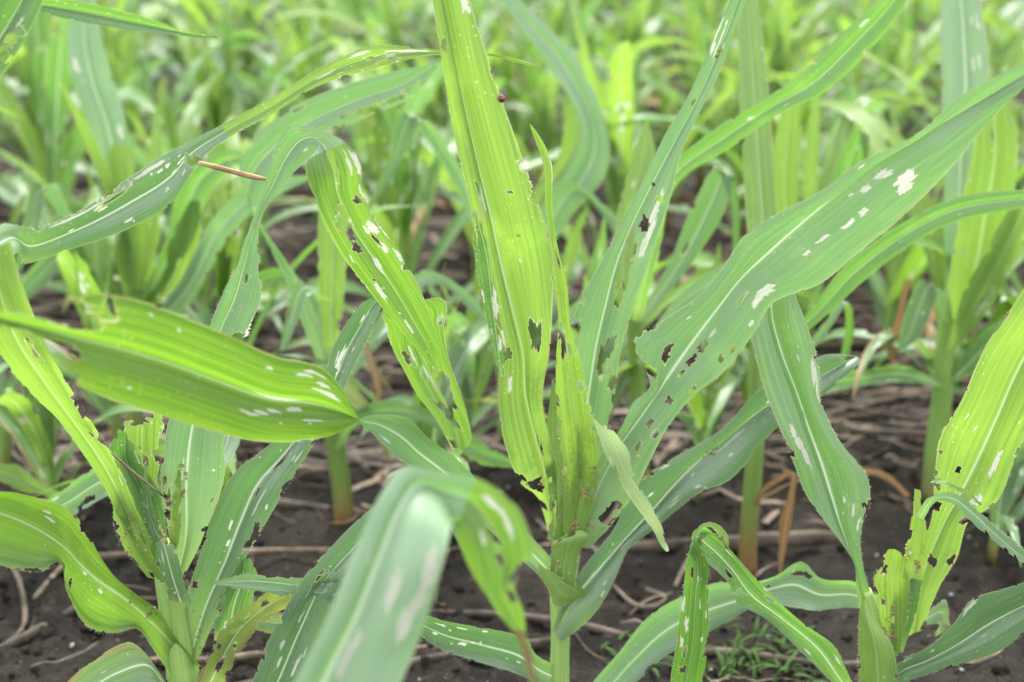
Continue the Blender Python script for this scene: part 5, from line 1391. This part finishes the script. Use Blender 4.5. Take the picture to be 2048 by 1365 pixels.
V, F = litter(1500, 3, 1.9, 5.0, .0004, .0015, .02, .14, .45)
tag(link_mesh("straw_litter", mesh_from("straw_litter", V, F, [M['straw2']])), kind="stuff")
V, F = litter(950, 4, 1.95, 5.0, .0012, .0045, .03, .25, .4)
tag(link_mesh("stalk_litter", mesh_from("stalk_litter", V, F, [M['straw']])), kind="stuff")
V, F = litter(200, 9, 1.75, 5.0, .0025, .008, .03, .16, .8, .18)
tag(link_mesh("dry_leaf_litter", mesh_from("dry_leaf_litter", V, F, [M['straw2']])), kind="stuff")
rg = random.Random(12)
pts = []
V, F = [], []
V, F = litter(160, 21, 1.1, 1.95, .0004, .0014, .02, .09, .9)
tag(link_mesh("straw_bits", mesh_from("straw_bits", V, F, [M['straw2']])), kind="stuff")
V, F = [], []
for _ in range(2200):
    y = .95 + 3.2 * rg.random() ** 1.5
    x = rg.uniform(-1, 1) * (.42 * (y + .3) + .1)
    r = .0012 + .0075 * rg.random() ** 6
    v, f = crumbs([(x, y, soil_z(x, y) + r * .25)], rg, r)
    b0 = len(V); V += v; F += [tuple(i + b0 for i in q) for q in f]
me = mesh_from("pebbles", V, F, [M['stone']])
po = link_mesh("pebbles", me)
sub = po.modifiers.new("sub", 'SUBSURF'); sub.levels = 1; sub.render_levels = 1
tag(po, kind="stuff")
V, F = [], []
for _ in range(12000):
    y = .95 + 2.2 * rg.random() ** 1.3
    x = rg.uniform(-1, 1) * (.42 * (y + .3) + .1)
    r = .0012 + .0085 * rg.random() ** 5
    v, f = crumbs([(x, y, soil_z(x, y) + r * .1)], rg, r)
    b0 = len(V); V += v; F += [tuple(i + b0 for i in q) for q in f]
tag(link_mesh("soil_clods", mesh_from("soil_clods", V, F, [M['soil']])), kind="stuff")

# small grass weeds at lower right
V, F = [], []
def tuft(px, py, n, L0):
    gx_, gy_, _ = at_ground(px, py)
    for _ in range(n):
        az = rg.uniform(0, 6.28); L_ = L0 * rg.uniform(.5, 1.1); th = rg.uniform(.3, 1.2); wv = rg.uniform(.0012, .003)
        x, y = gx_ + rg.gauss(0, .012), gy_ + rg.gauss(0, .012); z = soil_z(x, y)
        b0 = len(V)
        r_ = 0.0
        for i in range(6):
            s_ = i / 5; wi = wv * (1 - s_ ** 2) + .0002
            cx, cy = x + math.cos(az) * r_, y + math.sin(az) * r_
            V.append((cx - math.sin(az) * wi, cy + math.cos(az) * wi, z)); V.append((cx + math.sin(az) * wi, cy - math.cos(az) * wi, z))
            r_ += math.sin(th) * L_ / 5; z += math.cos(th) * L_ / 5; th += .28
        for i in range(5):
            F.append((b0 + 2 * i, b0 + 2 * i + 1, b0 + 2 * i + 3, b0 + 2 * i + 2))
for (px, py, n, L0) in ((1440, 1335, 14, .055), (1500, 1300, 12, .05), (1555, 1345, 14, .05), (1400, 1290, 8, .04), (1585, 1300, 8, .05), (1610, 1360, 10, .05), (1240, 1290, 5, .04), (560, 1370, 3, .03), (830, 1190, 4, .05), (1420, 1250, 7, .045), (1530, 1270, 7, .045), (1350, 1345, 6, .04)):
    tuft(px, py, n, L0)
tag(link_mesh("grass", mesh_from("grass", V, F, [M['weed']])), kind="stuff")
